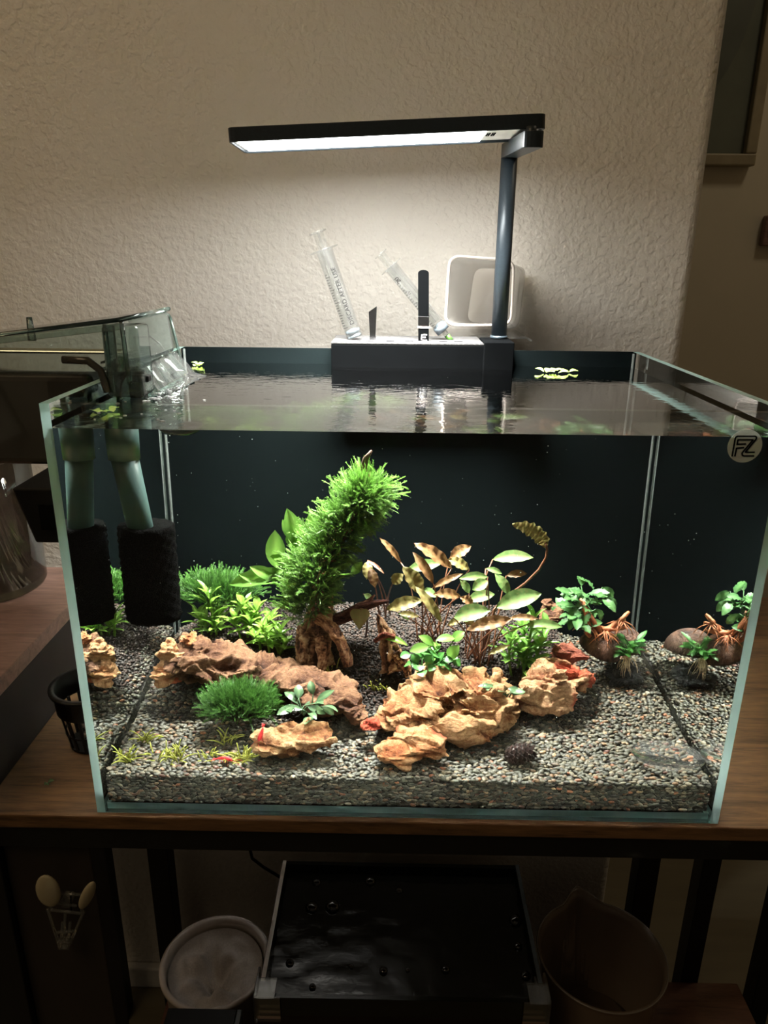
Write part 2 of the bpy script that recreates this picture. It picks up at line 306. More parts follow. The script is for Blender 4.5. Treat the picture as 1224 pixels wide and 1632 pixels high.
# ------------------------------------------------------------------ objects
class MB:
    def __init__(s): s.v = []; s.f = []; s.mi = []; s.t = []
    def raw(s, v, f, mi=0, t=None):
        o = len(s.v); s.v += [tuple(map(float, p)) for p in v]; s.f += [tuple(i+o for i in q) for q in f]
        s.mi += [mi]*len(f); s.t += list(t) if t is not None else [0.5]*len(v); return s
    def box(s, lo, hi, mi=0, rot=None, c=None):
        x0, y0, z0 = lo; x1, y1, z1 = hi
        v = [np.array(p, float) for p in [(x0,y0,z0),(x1,y0,z0),(x1,y1,z0),(x0,y1,z0),(x0,y0,z1),(x1,y0,z1),(x1,y1,z1),(x0,y1,z1)]]
        if rot is not None:
            c = np.array(c if c is not None else [(x0+x1)/2, (y0+y1)/2, (z0+z1)/2]); R = np.array(rot); v = [c + R@(p-c) for p in v]
        return s.raw(v, [(0,3,2,1),(4,5,6,7),(0,1,5,4),(1,2,6,5),(2,3,7,6),(3,0,4,7)], mi)
    def hexa(s, b, t, mi=0):                       # bottom and top quads
        return s.raw(list(b)+list(t), [(0,3,2,1),(4,5,6,7),(0,1,5,4),(1,2,6,5),(2,3,7,6),(3,0,4,7)], mi)
    def tube(s, pts, rad, n=8, mi=0, cap=True, flat=1.0, fn=None, t=None):
        pts = [np.array(p, float) for p in pts]; k = len(pts)
        if not hasattr(rad, '__len__'): rad = [rad]*k
        v = []; tv = []; a = None
        for i, p in enumerate(pts):
            d = pts[min(i+1, k-1)] - pts[max(i-1, 0)]; d = d/(np.linalg.norm(d)+1e-12)
            if a is None:
                h = np.array([0, 0, 1.]) if abs(d[2]) < 0.9 else np.array([1., 0, 0]); a = np.cross(d, h)
            a = a - d*(a@d); a /= np.linalg.norm(a)+1e-12; b = np.cross(d, a)
            for j in range(n):
                th = 2*PI*j/n; r = rad[i]*(fn(i, th) if fn else 1)
                v.append(p + r*(math.cos(th)*a + flat*math.sin(th)*b)); tv.append(t[i] if t else i/(k-1))
        f = [(i*n+j, i*n+(j+1) % n, (i+1)*n+(j+1) % n, (i+1)*n+j) for i in range(k-1) for j in range(n)]
        if cap: f += [tuple(range(n-1, -1, -1)), tuple((k-1)*n+j for j in range(n))]
        return s.raw(v, f, mi, tv)
    def lathe(s, prof, c, axis=(0, 0, 1), n=32, mi=0, closed=False):
        ax = Vector(axis).normalized(); q = Vector((0, 0, 1)).rotation_difference(ax); v = []
        for r, z in prof:
            for j in range(n):
                th = 2*PI*j/n; v.append(np.array(q @ Vector((r*math.cos(th), r*math.sin(th), z))) + np.array(c))
        k = len(prof); m = k if closed else k-1
        f = [(i*n+j, i*n+(j+1) % n, ((i+1) % k)*n+(j+1) % n, ((i+1) % k)*n+j) for i in range(m) for j in range(n)]
        return s.raw(v, f, mi)
    def build(s, name, mats, parent=None, smooth=False, bevel=0, seg=2):
        if not isinstance(mats, (list, tuple)): mats = [mats]
        off = ORIG.get(parent.name, np.zeros(3)) if parent else (np.zeros(3))
        me = bpy.data.meshes.new(name); V = np.array(s.v) - off
        me.from_pydata(V.tolist(), [], s.f)
        for m in mats: me.materials.append(m if not isinstance(m, str) else M[m])
        me.polygons.foreach_set('material_index', s.mi)
        if smooth: me.polygons.foreach_set('use_smooth', [True]*len(s.f))
        at = me.attributes.new('t', 'FLOAT', 'POINT'); at.data.foreach_set('value', s.t)
        me.validate(); me.update()
        o = bpy.data.objects.new(name, me); C.objects.link(o)
        if parent: o.parent = parent; ORIG[o.name] = off
        if bevel:
            b = o.modifiers.new('bevel', 'BEVEL'); b.width = bevel; b.segments = seg; b.limit_method = 'ANGLE'; b.harden_normals = False
        return o
ORIG = {}
def tag(o, label, cat, group=None, kind=None):
    if label: o['label'] = label
    if cat: o['category'] = cat
    if group: o['group'] = group
    if kind: o['kind'] = kind
    return o
def thing(name, label, cat, loc, group=None):
    o = bpy.data.objects.new(name, None); C.objects.link(o); o.location = tuple(loc); o.empty_display_size = 0.02
    ORIG[o.name] = np.array(loc, float); return tag(o, label, cat, group)
def struct(o): o['kind'] = 'structure'; return o
def rotz(a): c, s = math.cos(a), math.sin(a); return [[c, -s, 0], [s, c, 0], [0, 0, 1]]
def roty(a): c, s = math.cos(a), math.sin(a); return [[c, 0, s], [0, 1, 0], [-s, 0, c]]
def unit(v): v = np.array(v, float); return v/(np.linalg.norm(v)+1e-12)
def bez(a, b, c, n):
    a, b, c = map(np.array, (a, b, c)); return [(1-t)**2*a+2*t*(1-t)*b+t*t*c for t in [i/(n-1) for i in range(n)]]

# ================================================================== the room
FLOORZ = -0.72
WY = 0.44; WX = 0.322
def room():
    m = MB(); r = 0.016; pts = [(-1.6, WY)]
    for i in range(9):
        a = PI/2*i/8; pts.append((WX-r+r*math.sin(a), WY+r-r*math.cos(a)))
    pts.append((WX, WY+0.14)); pts.append((-1.6, WY+0.14))
    n = len(pts); v = [(x, y, z) for z in (FLOORZ, 2.3) for x, y in pts]
    f = [(i, (i+1) % n, n+(i+1) % n, n+i) for i in range(n)] + [tuple(range(n-1, -1, -1)), tuple(range(n, 2*n))]
    struct(m.raw(v, f).build('wall_back', 'wall'))
    struct(MB().box((-0.9, 1.8, FLOORZ), (2.6, 1.9, 2.3)).build('wall_hall', 'hall'))
    struct(MB().box((2.0, -0.8, FLOORZ), (2.1, 1.8, 2.3)).build('wall_right', 'hall'))
    struct(MB().box((-1.7, -1.6, FLOORZ-0.05), (2.6, 1.9, FLOORZ)).build('floor', 'floor'))
    struct(MB().box((-1.7, -1.6, 2.3), (2.6, 1.9, 2.35)).build('ceiling', 'hall'))
    struct(MB().box((-1.6, WY-0.014, FLOORZ), (WX-0.012, WY-0.0005, FLOORZ+0.04)).build('baseboard_back', 'lampwhite', bevel=0.003))
room()
# framed picture on the hall wall
def picture():
    a = P(1197, 266, 1.79); x1 = a[0]; z0 = a[2]; x0 = x1-0.5; z1 = z0+0.9
    t = thing('framed_picture', 'large framed dark oval print hung on the dim hall wall', 'picture', (x0, 1.79, z0))
    fr = MB(); b = 0.03
    fr.box((x0, 1.765, z0), (x1, 1.7995, z0+b)); fr.box((x0, 1.765, z1-b), (x1, 1.7995, z1))
    fr.box((x0, 1.765, z0+b), (x0+b, 1.7995, z1-b)); fr.box((x1-b, 1.765, z0+b), (x1, 1.7995, z1-b))
    fr.build('frame', mat('picture_frame_beige', [lin(150, 138, 112)], 20, 0.5), t, bevel=0.004)
    pr = MB().box((x0+b, 1.785, z0+b), (x1-b, 1.798, z1-b)).build('print', mat('grey_green_print', [lin(104, 108, 96)], 5, 0.25), t)
    m = MB(); m.lathe([(0.0, 0), (0.2, 0), (0.2, 0.002), (0.0, 0.002)], (0, 0, 0), (0, -1, 0), 40)
    m.v = [(p[0]*1.0+(x0+x1)/2, 1.7845+p[1], p[2]*1.75+z0+0.47) for p in m.v]
    m.build('oval', mat('dark_oval_print', [lin(92, 96, 88)], 7, 0.3), pr)
    c = P(1222, 365, 1.79)
    t2 = thing('wall_plaque', 'small reddish wooden plaque on the hall wall beside the framed picture', 'plaque', (c[0], 1.79, c[2]-0.05))
    MB().box((c[0]-0.012, 1.775, c[2]-0.045), (c[0]+0.1, 1.7995, c[2]+0.035)).build('board', 'redwood', t2, bevel=0.004)
    MB().box((c[0]+0.0, 1.77, c[2]-0.02), (c[0]+0.09, 1.776, c[2]+0.01)).build('inset', 'darkpanel', t2, bevel=0.002)
picture()

# ================================================================== the stand
def stand():
    t = thing('aquarium_stand', 'dark oak topped black metal stand carrying the glass aquarium', 'stand', (0, 0.2, FLOORZ))
    MB().box((-0.75, -0.0035, -0.0125), (0.62, 0.386, -0.0003)).build('tabletop', 'table', t, bevel=0.0012)
    MB().box((-0.75, -0.001, -0.032), (0.62, 0.024, -0.0126)).build('front_rail', 'blackmetal', t, bevel=0.0008)['label'] = 'black metal rail under the front edge'
    MB().box((-0.75, 0.343, -0.032), (0.62, 0.3685, -0.0126)).build('rear_rail', 'blackmetal', t, bevel=0.0008)
    for i, (x0, x1, y0) in enumerate([(0.332, 0.361, 0.37), (0.419, 0.444, 0.37), (0.53, 0.557, 0.37), (-0.345, -0.317, 0.37), (-0.43, -0.405, 0.37)]):
        MB().box((x0, y0, FLOORZ), (x1, y0+0.027, -0.0321)).build('leg', 'blackmetal', t, bevel=0.001)
    for x0 in (-0.345, 0.55): MB().box((x0, 0.0, FLOORZ), (x0+0.0405, 0.027, -0.0321)).build('leg', 'blackmetal', t, bevel=0.001)
    # lower shelf board
    MB().box((-0.322, 0.03, -0.63), (0.5, 0.368, -0.612)).build('shelf', 'shelfwood', t, bevel=0.001)
    MB().box((-0.304, 0.006, -0.60), (-0.238, 0.03, -0.0325)).build('side_panel', 'darkpanel', t, bevel=0.001)
    # side cabinet on the table
    t2 = thing('side_cabinet', 'reddish brown wooden box cabinet standing on the table beside the aquarium', 'cabinet', (-0.5, 0.1, 0))
    MB().box((-0.75, -0.02, 0.0002), (-0.310, 0.26, 0.066)).build('body', 'darkpanel', t2, bevel=0.0006)
    MB().box((-0.75, -0.021, 0.0661), (-0.3095, 0.261, 0.080)).build('top', 'redwood', t2, bevel=0.0006)
stand()

# ================================================================== the aquarium
AH, AD, AW, TH = 0.30, 0.30, 0.225, 0.006; IN = AW-TH; WL = 0.285
def pane(name, lo, hi, edge_axes, t, wet=()):
    m = MB(); m.box(lo, hi)
    m.mi = [1 if a in edge_axes else 2 if a in wet else 0 for a in ('z-', 'z+', 'y-', 'x+', 'y+', 'x-')]
    return m.build(name, ['glass', 'edge', 'wetglass'], t)
def aquarium():
    t = thing('aquarium', 'rimless glass aquarium planted with moss and rocks on the dark oak table', 'aquarium', (0, 0.15, 0))
    for s in (-1, 1):
        x0, x1 = (-AW, -IN) if s < 0 else (IN, AW)
        pane('glass_pane', (x0, 0, 0), (x1, AD, AH), ('z+', 'y-', 'z-'), t, wet=('x+',) if s < 0 else ('x-',))
    pane('glass_pane', (-IN+0.0001, 0.0002, 0), (IN-0.0001, TH, AH-0.0003), ('z-',), t, wet=('y+', 'x+', 'x-'))
    o = pane('glass_pane', (-IN+0.0004, AD-TH, 0), (IN-0.0004, AD-0.0002, AH-0.0003), ('z-',), t, wet=('y-', 'y+', 'x-', 'x+', 'z+'))
    pane('base_panel', (-IN+0.0001, TH+0.0001, 0.0002), (IN-0.0001, AD-TH-0.0001, TH), ('x-', 'x+', 'y-'), t, wet=('z+', 'y+', 'z-'))
    # translucent silicone beads in the rear corners
    for s in (-1, 1):
        MB().tube([(s*(IN-0.0010), AD-TH-0.0010, TH), (s*(IN-0.0010), AD-TH-0.0010, AH-0.001)], 0.0012, 8).build('silicone_seam', clear_mat('silicone', (0.7, 0.74, 0.72), 1.4, 0.7, 0.2, (0.4, 0.44, 0.42), 0.35), t, True)
    MB().box((-AW+0.002, AD+0.0003, 0.001), (AW-0.002, AD+0.0016, AH)).build('black_backing', 'film', t)
    # round badge on the front
    cx, cyy = 1187.2, 711.0; c = P(cx, cyy, -0.0004); s = 0.4337/FPX*1.0
    sc_ = np.linalg.norm(P(cx+10, cyy, -0.0004)-P(cx, cyy, -0.0004))/10
    bd = MB().lathe([(0.0002, 0), (27.4*sc_, 0), (27.4*sc_, 0.0003), (0.0002, 0.0003)], (c[0], -0.0001, c[2]), (0, -1, 0), 48).build('badge', 'frost', t)
    L = [[(552,788),(605,480),(620,435),(655,415),(985,415),(1008,430),(1008,460),(800,715),(970,715)],
         [(603,788),(635,640),(770,628)], [(645,575),(662,482),(945,482),(738,730),(742,770),(770,785),(960,785)], [(645,566),(805,560)]]
    m = MB()
    for poly in L:
        q = [P(1120+x/11.77, 660+y/11.77, -0.0006) for x, y in poly]
        for i in range(len(q)-1):
            d = unit(q[i+1]-q[i]); nrm = np.array([d[2], 0, -d[0]])*1.15*sc_; e = d*0.5*sc_
            a, b = q[i]-e, q[i+1]+e
            fr = [a-nrm, b-nrm, b+nrm, a+nrm]; m.hexa([p+np.array([0, 0.0002, 0]) for p in fr], [p-np.array([0, 0.0001, 0]) for p in fr])
    m.build('emblem', 'ink', bd)
    return t
AQ = aquarium()
def water():
    e = 0.0004; x = IN+0.0014; y0 = e; y1 = AD+0.0008; z0 = e   # the panes are wetted by the water: it is taken up to their outer faces
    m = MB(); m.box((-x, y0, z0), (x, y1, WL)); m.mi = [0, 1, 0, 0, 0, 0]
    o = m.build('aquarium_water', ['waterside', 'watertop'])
    tag(o, 'clear water filling the planted glass aquarium, rippled at the top', 'water', kind='stuff')
water()

# ------------------------------------------------------------------ substrate
def icos(sub):
    bm = bmesh.new(); bmesh.ops.create_icosphere(bm, subdivisions=sub, radius=1)
    v = np.array([p.co[:] for p in bm.verts]); f = np.array([[q.index for q in p.verts] for p in bm.faces]); bm.free(); return v, f
ICO = {1: icos(1), 2: icos(2), 3: icos(3)}
def scatter_mesh(name, items, sub, material, label, cat, seed):
    """items: centre, radii, yaw, tilt, colour  ->  one mesh of many separate grains"""
    V0, F0 = ICO[sub]; rs = np.random.RandomState(seed); n = len(items); nv, nf = len(V0), len(F0)
    cen = np.array([i[0] for i in items]); rad = np.array([i[1] for i in items]); ang = np.array([i[2] for i in items]); col = np.array([i[3] for i in items])
    V = V0[None]*(1+rs.uniform(-0.10, 0.10, (n, nv, 1)))*rad[:, None, :]
    def R(a, ax):
        c, s = np.cos(a), np.sin(a); Z = np.zeros_like(a); O = np.ones_like(a)
        return {0: np.stack([O,Z,Z,Z,c,-s,Z,s,c], -1), 1: np.stack([c,Z,s,Z,O,Z,-s,Z,c], -1), 2: np.stack([c,-s,Z,s,c,Z,Z,Z,O], -1)}[ax].reshape(-1, 3, 3)
    RR = R(ang[:, 2], 2) @ R(ang[:, 0], 0) @ R(ang[:, 1], 1)
    V = np.einsum('nij,nvj->nvi', RR, V) + cen[:, None]
    F = (F0[None] + (np.arange(n)*nv)[:, None, None]).reshape(-1, 3)
    me = bpy.data.meshes.new(name); me.vertices.add(n*nv); me.vertices.foreach_set('co', V.ravel())
    me.loops.add(len(F)*3); me.loops.foreach_set('vertex_index', F.ravel().astype(np.int32))
    me.polygons.add(len(F)); me.polygons.foreach_set('loop_start', np.arange(0, len(F)*3, 3, dtype=np.int32)); me.polygons.foreach_set('loop_total', np.full(len(F), 3, np.int32))
    me.polygons.foreach_set('use_smooth', np.ones(len(F), bool)); me.update(calc_edges=True)
    a = me.attributes.new('col', 'FLOAT_COLOR', 'POINT'); cc = np.ones((n, nv, 4)); cc[:, :, :3] = col[:, None]; a.data.foreach_set('color', cc.ravel())
    me.materials.append(M[material]); o = bpy.data.objects.new(name, me); C.objects.link(o)
    return tag(o, label, cat, kind='stuff')
PEB = [(lin(92, 95, 86), 26), (lin(106, 107, 96), 20), (lin(78, 79, 74), 16), (lin(120, 117, 103), 12), (lin(134, 126, 106), 8), (lin(98, 86, 72), 7), (lin(140, 112, 86), 4), (lin(170, 112, 80), 1.8), (lin(176, 152, 122), 2), (lin(196, 190, 174), .8), (lin(112, 72, 58), 1.6)]
def pick():
    r = rnd.uniform(0, sum(w for _, w in PEB))
    for c, w_ in PEB:
        r -= w_
        if r <= 0: break
    k = rnd.uniform(0.36, 0.60); return tuple(min(1, x*k*q) for x, q in zip(c, (1.02, .94, .82)))
def substrate():
    # solid core under the grains
    nx, ny = 60, 40; X = IN-0.0012; Y0 = TH+0.0022; Y1 = AD-TH-0.0012
    v = []; f = []
    for j in range(ny+1):
        for i in range(nx+1):
            x = -X+2*X*i/nx; y = Y0+(Y1-Y0)*j/ny; v.append((x, y, H(x, y)-0.0022))
    base = len(v)
    v += [(-X, Y0, TH+0.0006), (X, Y0, TH+0.0006), (X, Y1, TH+0.0006), (-X, Y1, TH+0.0006)]
    f = [(j*(nx+1)+i, j*(nx+1)+i+1, (j+1)*(nx+1)+i+1, (j+1)*(nx+1)+i) for j in range(ny) for i in range(nx)]
    f += [tuple([base, base+1]+[i for i in range(nx, -1, -1)])]
    f += [tuple([base+1, base+2]+[j*(nx+1)+nx for j in range(ny, -1, -1)])]
    f += [tuple([base+3, base]+[j*(nx+1) for j in range(0, ny+1)])]
    o = MB().raw(v, f).build('substrate_bed', 'soilbase', None); tag(o, 'dark substrate bed beneath the gravel in the aquarium', 'substrate', kind='stuff')
    near, far, soil = [], [], []
    sx, sy = 0.0034, 0.0028; nx = int(2*IN/sx); ny = int((AD-2*TH)/sy)
    for j in range(ny):
        for i in range(nx):
            x = -IN+0.003+(i+0.5*(j % 2)+rnd.uniform(-0.45, 0.45))*sx; y = TH+0.003+(j+rnd.uniform(-0.45, 0.45))*sy
            if abs(x) > IN-0.0028 or y > AD-TH-0.003: continue
            if y > yb(x) and abs(x) < 0.205 and not (x > 0.10 and y < 0.13+1.6*(x-0.10)+0.0 or x > 0.145): continue
            s = rnd.uniform(0.75, 1.25)
            it = ((x, y, H(x, y)-0.0006+rnd.uniform(-0.0008, 0.0010)), (0.0024*s, 0.0017*s*rnd.uniform(0.8, 1.15), 0.0012*s), (rnd.gauss(0, 0.25), rnd.gauss(0, 0.25), rnd.gauss(0, 0.9)), pick())
            (near if y < 0.10 else far).append(it)
    for k in range(3):                                   # grains pressed against the front glass
        for j in range(11):
            for i in range(int(2*IN/0.0037)):
                x = -IN+0.003+(i+0.5*((j+k) % 2)+rnd.uniform(-0.4, 0.4))*0.0037; z = TH+0.0014+(j+rnd.uniform(-0.35, 0.35))*0.0021
                if k == 2 or z > H(x, 0.007)-0.0008 or abs(x) > IN-0.003: continue
                s = rnd.uniform(0.75, 1.2)
                near.append(((x, TH+0.0019+k*0.0011, z), (0.0023*s, 0.0012*s, 0.0012*s), (rnd.gauss(0, 0.15), rnd.gauss(0, 0.35), rnd.gauss(0, 0.15)), pick()))
    for s_ in (-1, 1):                                   # and against the side panes
        for j in range(13):
            for i in range(int((AD-2*TH)/0.0037)):
                y = TH+0.003+(i+0.5*(j % 2)+rnd.uniform(-0.4, 0.4))*0.0037; z = TH+0.0014+(j+rnd.uniform(-0.35, 0.35))*0.0023
                if z > H(s_*IN, y)-0.0008 or y > AD-TH-0.003: continue
                s = rnd.uniform(0.8, 1.2)
                far.append(((s_*(IN-0.0019), y, z), (0.0012*s, 0.0023*s, 0.0012*s), (rnd.gauss(0, 0.3), rnd.gauss(0, 0.15), 0), pick()))
    scatter_mesh('gravel', near, 2, 'pebble', 'grey brown pebble gravel covering the aquarium floor behind the front glass', 'gravel', 1)
    scatter_mesh('gravel', far, 1, 'pebble', 'grey brown pebble gravel around the coconut shell and the lava rock', 'gravel', 2)
    s = 0.0025; nx = int(0.44/s); ny = int(0.22/s)
    for j in range(ny):
        for i in range(nx):
            x = -0.218+(i+rnd.uniform(0, 1))*s; y = 0.085+(j+rnd.uniform(0, 1))*s
            if y < yb(x)-0.006 or y > AD-TH-0.002 or abs(x) > IN-0.002: continue
            if x > 0.10 and y < 0.13+1.6*(x-0.10) or x > 0.15: continue
            r = rnd.uniform(0.0011, 0.0018); k = rnd.uniform(0.7, 1.3)
            k *= .29; c = tuple(min(1, q*k*w_) for w_, q in zip((1.08, .96, .86), rnd.choice([lin(84, 66, 56), lin(70, 56, 48), lin(98, 76, 62), lin(58, 48, 42)])))
            soil.append(((x, y, H(x, y)-0.0004+rnd.uniform(-0.001, 0.0012)), (r, r*rnd.uniform(0.8, 1.1), r*0.85), (rnd.uniform(0, 3), 0, rnd.uniform(0, 3)), c))
    scatter_mesh('aquarium_soil', soil, 1, 'soil', 'dark brown granular soil heaped behind the rocks', 'soil', 3)
substrate()

# ------------------------------------------------------------------ rocks
def pscale(px, py, y): return np.linalg.norm(W(px+10, py, y)-W(px-10, py, y))/20
def rock(name, label, blobs, seed, material, voxel=0.0013, amp=0.007, freq=34, bed=(0.2, 0.1, 1), terr=0.006, cat='rock'):
    """blobs: (px, py, depth, half width px, half height px, half thickness m, tilt)"""
    bm = bmesh.new(); rn = random.Random(seed*13)
    for b in blobs:
        px, py, y, rx, rz, ry = b[:6]; tilt = b[6] if len(b) > 6 else 0
        c = W(px, py, y); s = pscale(px, py, y)
        mt = Matrix.Translation(Vector(c)) @ Matrix.Rotation(tilt, 4, 'Y') @ Matrix.Diagonal((rx*s, ry, rz*s, 1))
        hb = bmesh.new()
        for k in range(17):                                  # an angular chunk: hull of a few points
            g = Vector((rn.gauss(0, 1), rn.gauss(0, 1), rn.gauss(0, 1))).normalized(); g = Vector([math.copysign(abs(q)**0.75, q) for q in g])
            hb.verts.new(mt @ (g*rn.uniform(0.92, 1.15)))
        r = bmesh.ops.convex_hull(hb, input=hb.verts); bmesh.ops.delete(hb, geom=[x for x in r['geom_interior'] if isinstance(x, bmesh.types.BMVert)], context='VERTS')
        tm = bpy.data.meshes.new('t'); hb.to_mesh(tm); hb.free(); bm.from_mesh(tm); bpy.data.meshes.remove(tm)
    me = bpy.data.meshes.new('tmp'); bm.to_mesh(me); bm.free()
    o = bpy.data.objects.new('tmp', me); C.objects.link(o)
    r = o.modifiers.new('r', 'REMESH'); r.mode = 'VOXEL'; r.voxel_size = voxel
    dg = bpy.context.evaluated_depsgraph_get(); me2 = bpy.data.meshes.new_from_object(o.evaluated_get(dg))
    bpy.data.objects.remove(o); bpy.data.meshes.remove(me)
    me2.update(); bd = Vector(bed).normalized(); off = Vector((seed*3.1, seed*1.7, seed*0.9))
    q = Vector((0, 0, 1)).rotation_difference(bd).inverted().to_matrix()
    nor = [v.normal.copy() for v in me2.vertices]
    tt = []
    for v, n in zip(me2.vertices, nor):
        p = v.co; l = q @ p; s1 = Vector((l.x*0.7, l.y*0.7, l.z*1.7))*freq + off
        wp = s1 + 0.7*noise.noise_vector(s1*0.9)
        f1 = noise.voronoi(wp*1.05)[0]; f2 = noise.voronoi(wp*2.6+Vector((9, 2, 4)))[0]
        big = noise.noise(s1*0.4)
        h1 = min(f1[0], .8)-0.40; h2 = f2[0]-0.4; rg = max(0, 1-(f1[1]-f1[0])*5.5); rg2 = max(0, 1-(f2[1]-f2[0])*5); cr = 1-min(1, abs(noise.noise(wp*1.1+Vector((3, 3, 3))))*9)
        ph = (l.z + 0.006*noise.noise(l*28+off))/terr; fr = ph-math.floor(ph)
        e = 0.6*big + 1.35*h1 + 0.45*h2 + 0.42*rg + 0.16*rg2 - 0.55*cr + 0.16*noise.noise(s1*7) - 0.22
        d = amp*e + (fr*fr-0.4)*terr*0.40*(1-abs(n.dot(bd)))    # scoops, cracks and weathered layers
        tt.append(min(1, max(0, 0.70+0.75*e+(fr-0.5)*0.5*(1-abs(n.dot(bd))))))
        v.co = p + n*d
    at = me2.attributes.new('t', 'FLOAT', 'POINT'); at.data.foreach_set('value', tt)
    me2.name = name; me2.materials.clear(); me2.materials.append(M[material])
    for p in me2.polygons: p.use_smooth = True
    try: me2.set_sharp_from_angle(angle=0.55)
    except Exception: pass
    o = bpy.data.objects.new(name, me2); C.objects.link(o)
    return tag(o, label, cat)
rock('layered_rock', 'big tan craggy dragon stone in the middle, topped by the small anubias', [(640, 1136, .085, 46, 20, .024, -.35), (655, 1128, .085, 50, 26, .028, -.3), (700, 1105, .105, 60, 34, .03), (760, 1118, .095, 58, 38, .03, .25), (740, 1150, .075, 66, 20, .022, .2), (690, 1145, .075, 50, 18, .02, 0), (795, 1105, .115, 24, 34, .016, .4)], 1, 'stone', amp=0.009)
rock('layered_rock', 'tan dragon stone with a bright red patch beside the pink flat stone', [(870, 1090, .125, 40, 32, .022, -.3), (905, 1075, .14, 42, 20, .018, .5), (850, 1108, .115, 30, 26, .016, 0), (885, 1110, .115, 26, 22, .015, .1), (935, 1085, .15, 16, 13, .012, .4)], 2, 'stonered', amp=0.007)
rock('boulder', 'orange tan front stone lying between the pinecone and the small red pebble', [(635, 1198, .03, 36, 22, .016, -.1), (680, 1190, .03, 34, 23, .016, .25), (655, 1180, .038, 36, 14, .015, 0)], 3, 'slaborange', amp=0.0045)
rock('boulder', 'cream tan scooped stone with a dark red shrimp on it', [(440, 1185, .035, 36, 24, .016, .1), (490, 1175, .042, 42, 20, .017, -.1), (465, 1165, .05, 34, 14, .013, 0), (520, 1180, .04, 16, 14, .010, .2)], 4, 'stonepale', amp=0.0048)
rock('rock_slab', 'long brown pink layered slab running from the sponge filter behind the moss ball', [(345, 1056, .135, 72, 27, .026, .12), (420, 1074, .128, 58, 26, .024, .30), (300, 1058, .135, 38, 30, .02, .1), (325, 1032, .145, 40, 12, .018, .25)], 5, 'slab', amp=0.0068, freq=32, bed=(-.25, -.15, 1), terr=.006)
rock('rock_slab', 'low brown slab sloping down to the gravel beside the dark green plant', [(505, 1100, .105, 66, 22, .024, .28), (555, 1118, .098, 46, 18, .02, .34), (500, 1122, .085, 34, 13, .014, .25)], 6, 'slab', amp=0.0058, freq=34, bed=(-.3, -.15, 1), terr=.006)
rock('rock', 'upright orange cream knobbly rock below the sponge filter against the side glass', [(283, 1045, .14, 20, 30, .014, -.2), (268, 1072, .13, 16, 26, .012, .1), (300, 1022, .145, 14, 14, .01, .6)], 7, 'slaborange', amp=0.006)
rock('flat_rock', 'smooth pink flat stone leaning behind the red patched rock', [(900, 1040, .17, 26, 18, .012, .2), (925, 1048, .165, 20, 12, .011, .3)], 8, 'pinkstone', amp=0.003, terr=.02)
rock('pebble', 'small bright red rough pebble between the big tan stone and the cream stone', [(592, 1156, .06, 17, 10, .008, .1)], 9, 'redstone', amp=0.003, voxel=.0011)
rock('rock', 'small pointed brown rock at the rear beside the rosette plant on the shell', [(880, 978, .235, 19, 20, .013, .1), (875, 963, .24, 10, 10, .008, 0)], 10, 'slab', amp=0.003)
rock('rock', 'narrow cream edged rock tucked beside the big tan stone', [(815, 1128, .105, 13, 22, .009, -.4), (800, 1090, .13, 14, 16, .009, 0)], 11, 'stonepale', amp=0.005, voxel=.0013)
rock('lava_rock', 'rough black glittering lava rock under the small rosette plant', [(998, 1072, .19, 26, 15, .015, 0), (985, 1078, .185, 14, 10, .01, 0)], 12, 'lava', amp=0.005, freq=70, terr=.02)

def wood(m, pts, rad, seed=0, n=26, k=34, amp=0.28, mi=0):
    """gnarled wood: smooth path, radii, long grooves and knots cut into the surface"""
    P0 = [np.array(p, float) for p in pts]; K = len(P0); out, rr = [], []
    for i in range(k):
        u = i/(k-1)*(K-1); j = min(K-2, int(u)); t = u-j; a, b, c, d = P0[max(j-1, 0)], P0[j], P0[j+1], P0[min(j+2, K-1)]
        out.append(0.5*((2*b)+(c-a)*t+(2*a-5*b+4*c-d)*t*t+(3*b-a-3*c+d)*t**3)); rr.append(rad[j]*(1-t)+rad[j+1]*t)
    o = len(m.v)
    def fn(i, th):
        u = i/(k-1)*6; q = Vector((math.cos(th)*1.6, math.sin(th)*1.6, u*0.5+seed*7.3)); g = noise.noise(q)
        q2 = Vector((math.cos(th)*4.2, math.sin(th)*4.2, u*0.9+seed)); return 1+amp*1.3*g-amp*1.1*max(0, 1-abs(noise.noise(q2))*4)+amp*.35*noise.noise(q2*2.5)
    m.tube(out, rr, n, mi, fn=fn); m.t[o:o+n*k] = [min(1, max(0, .55+(fn(i, 2*PI*j/n)-1)*1.5)) for i in range(k) for j in range(n)]; return m

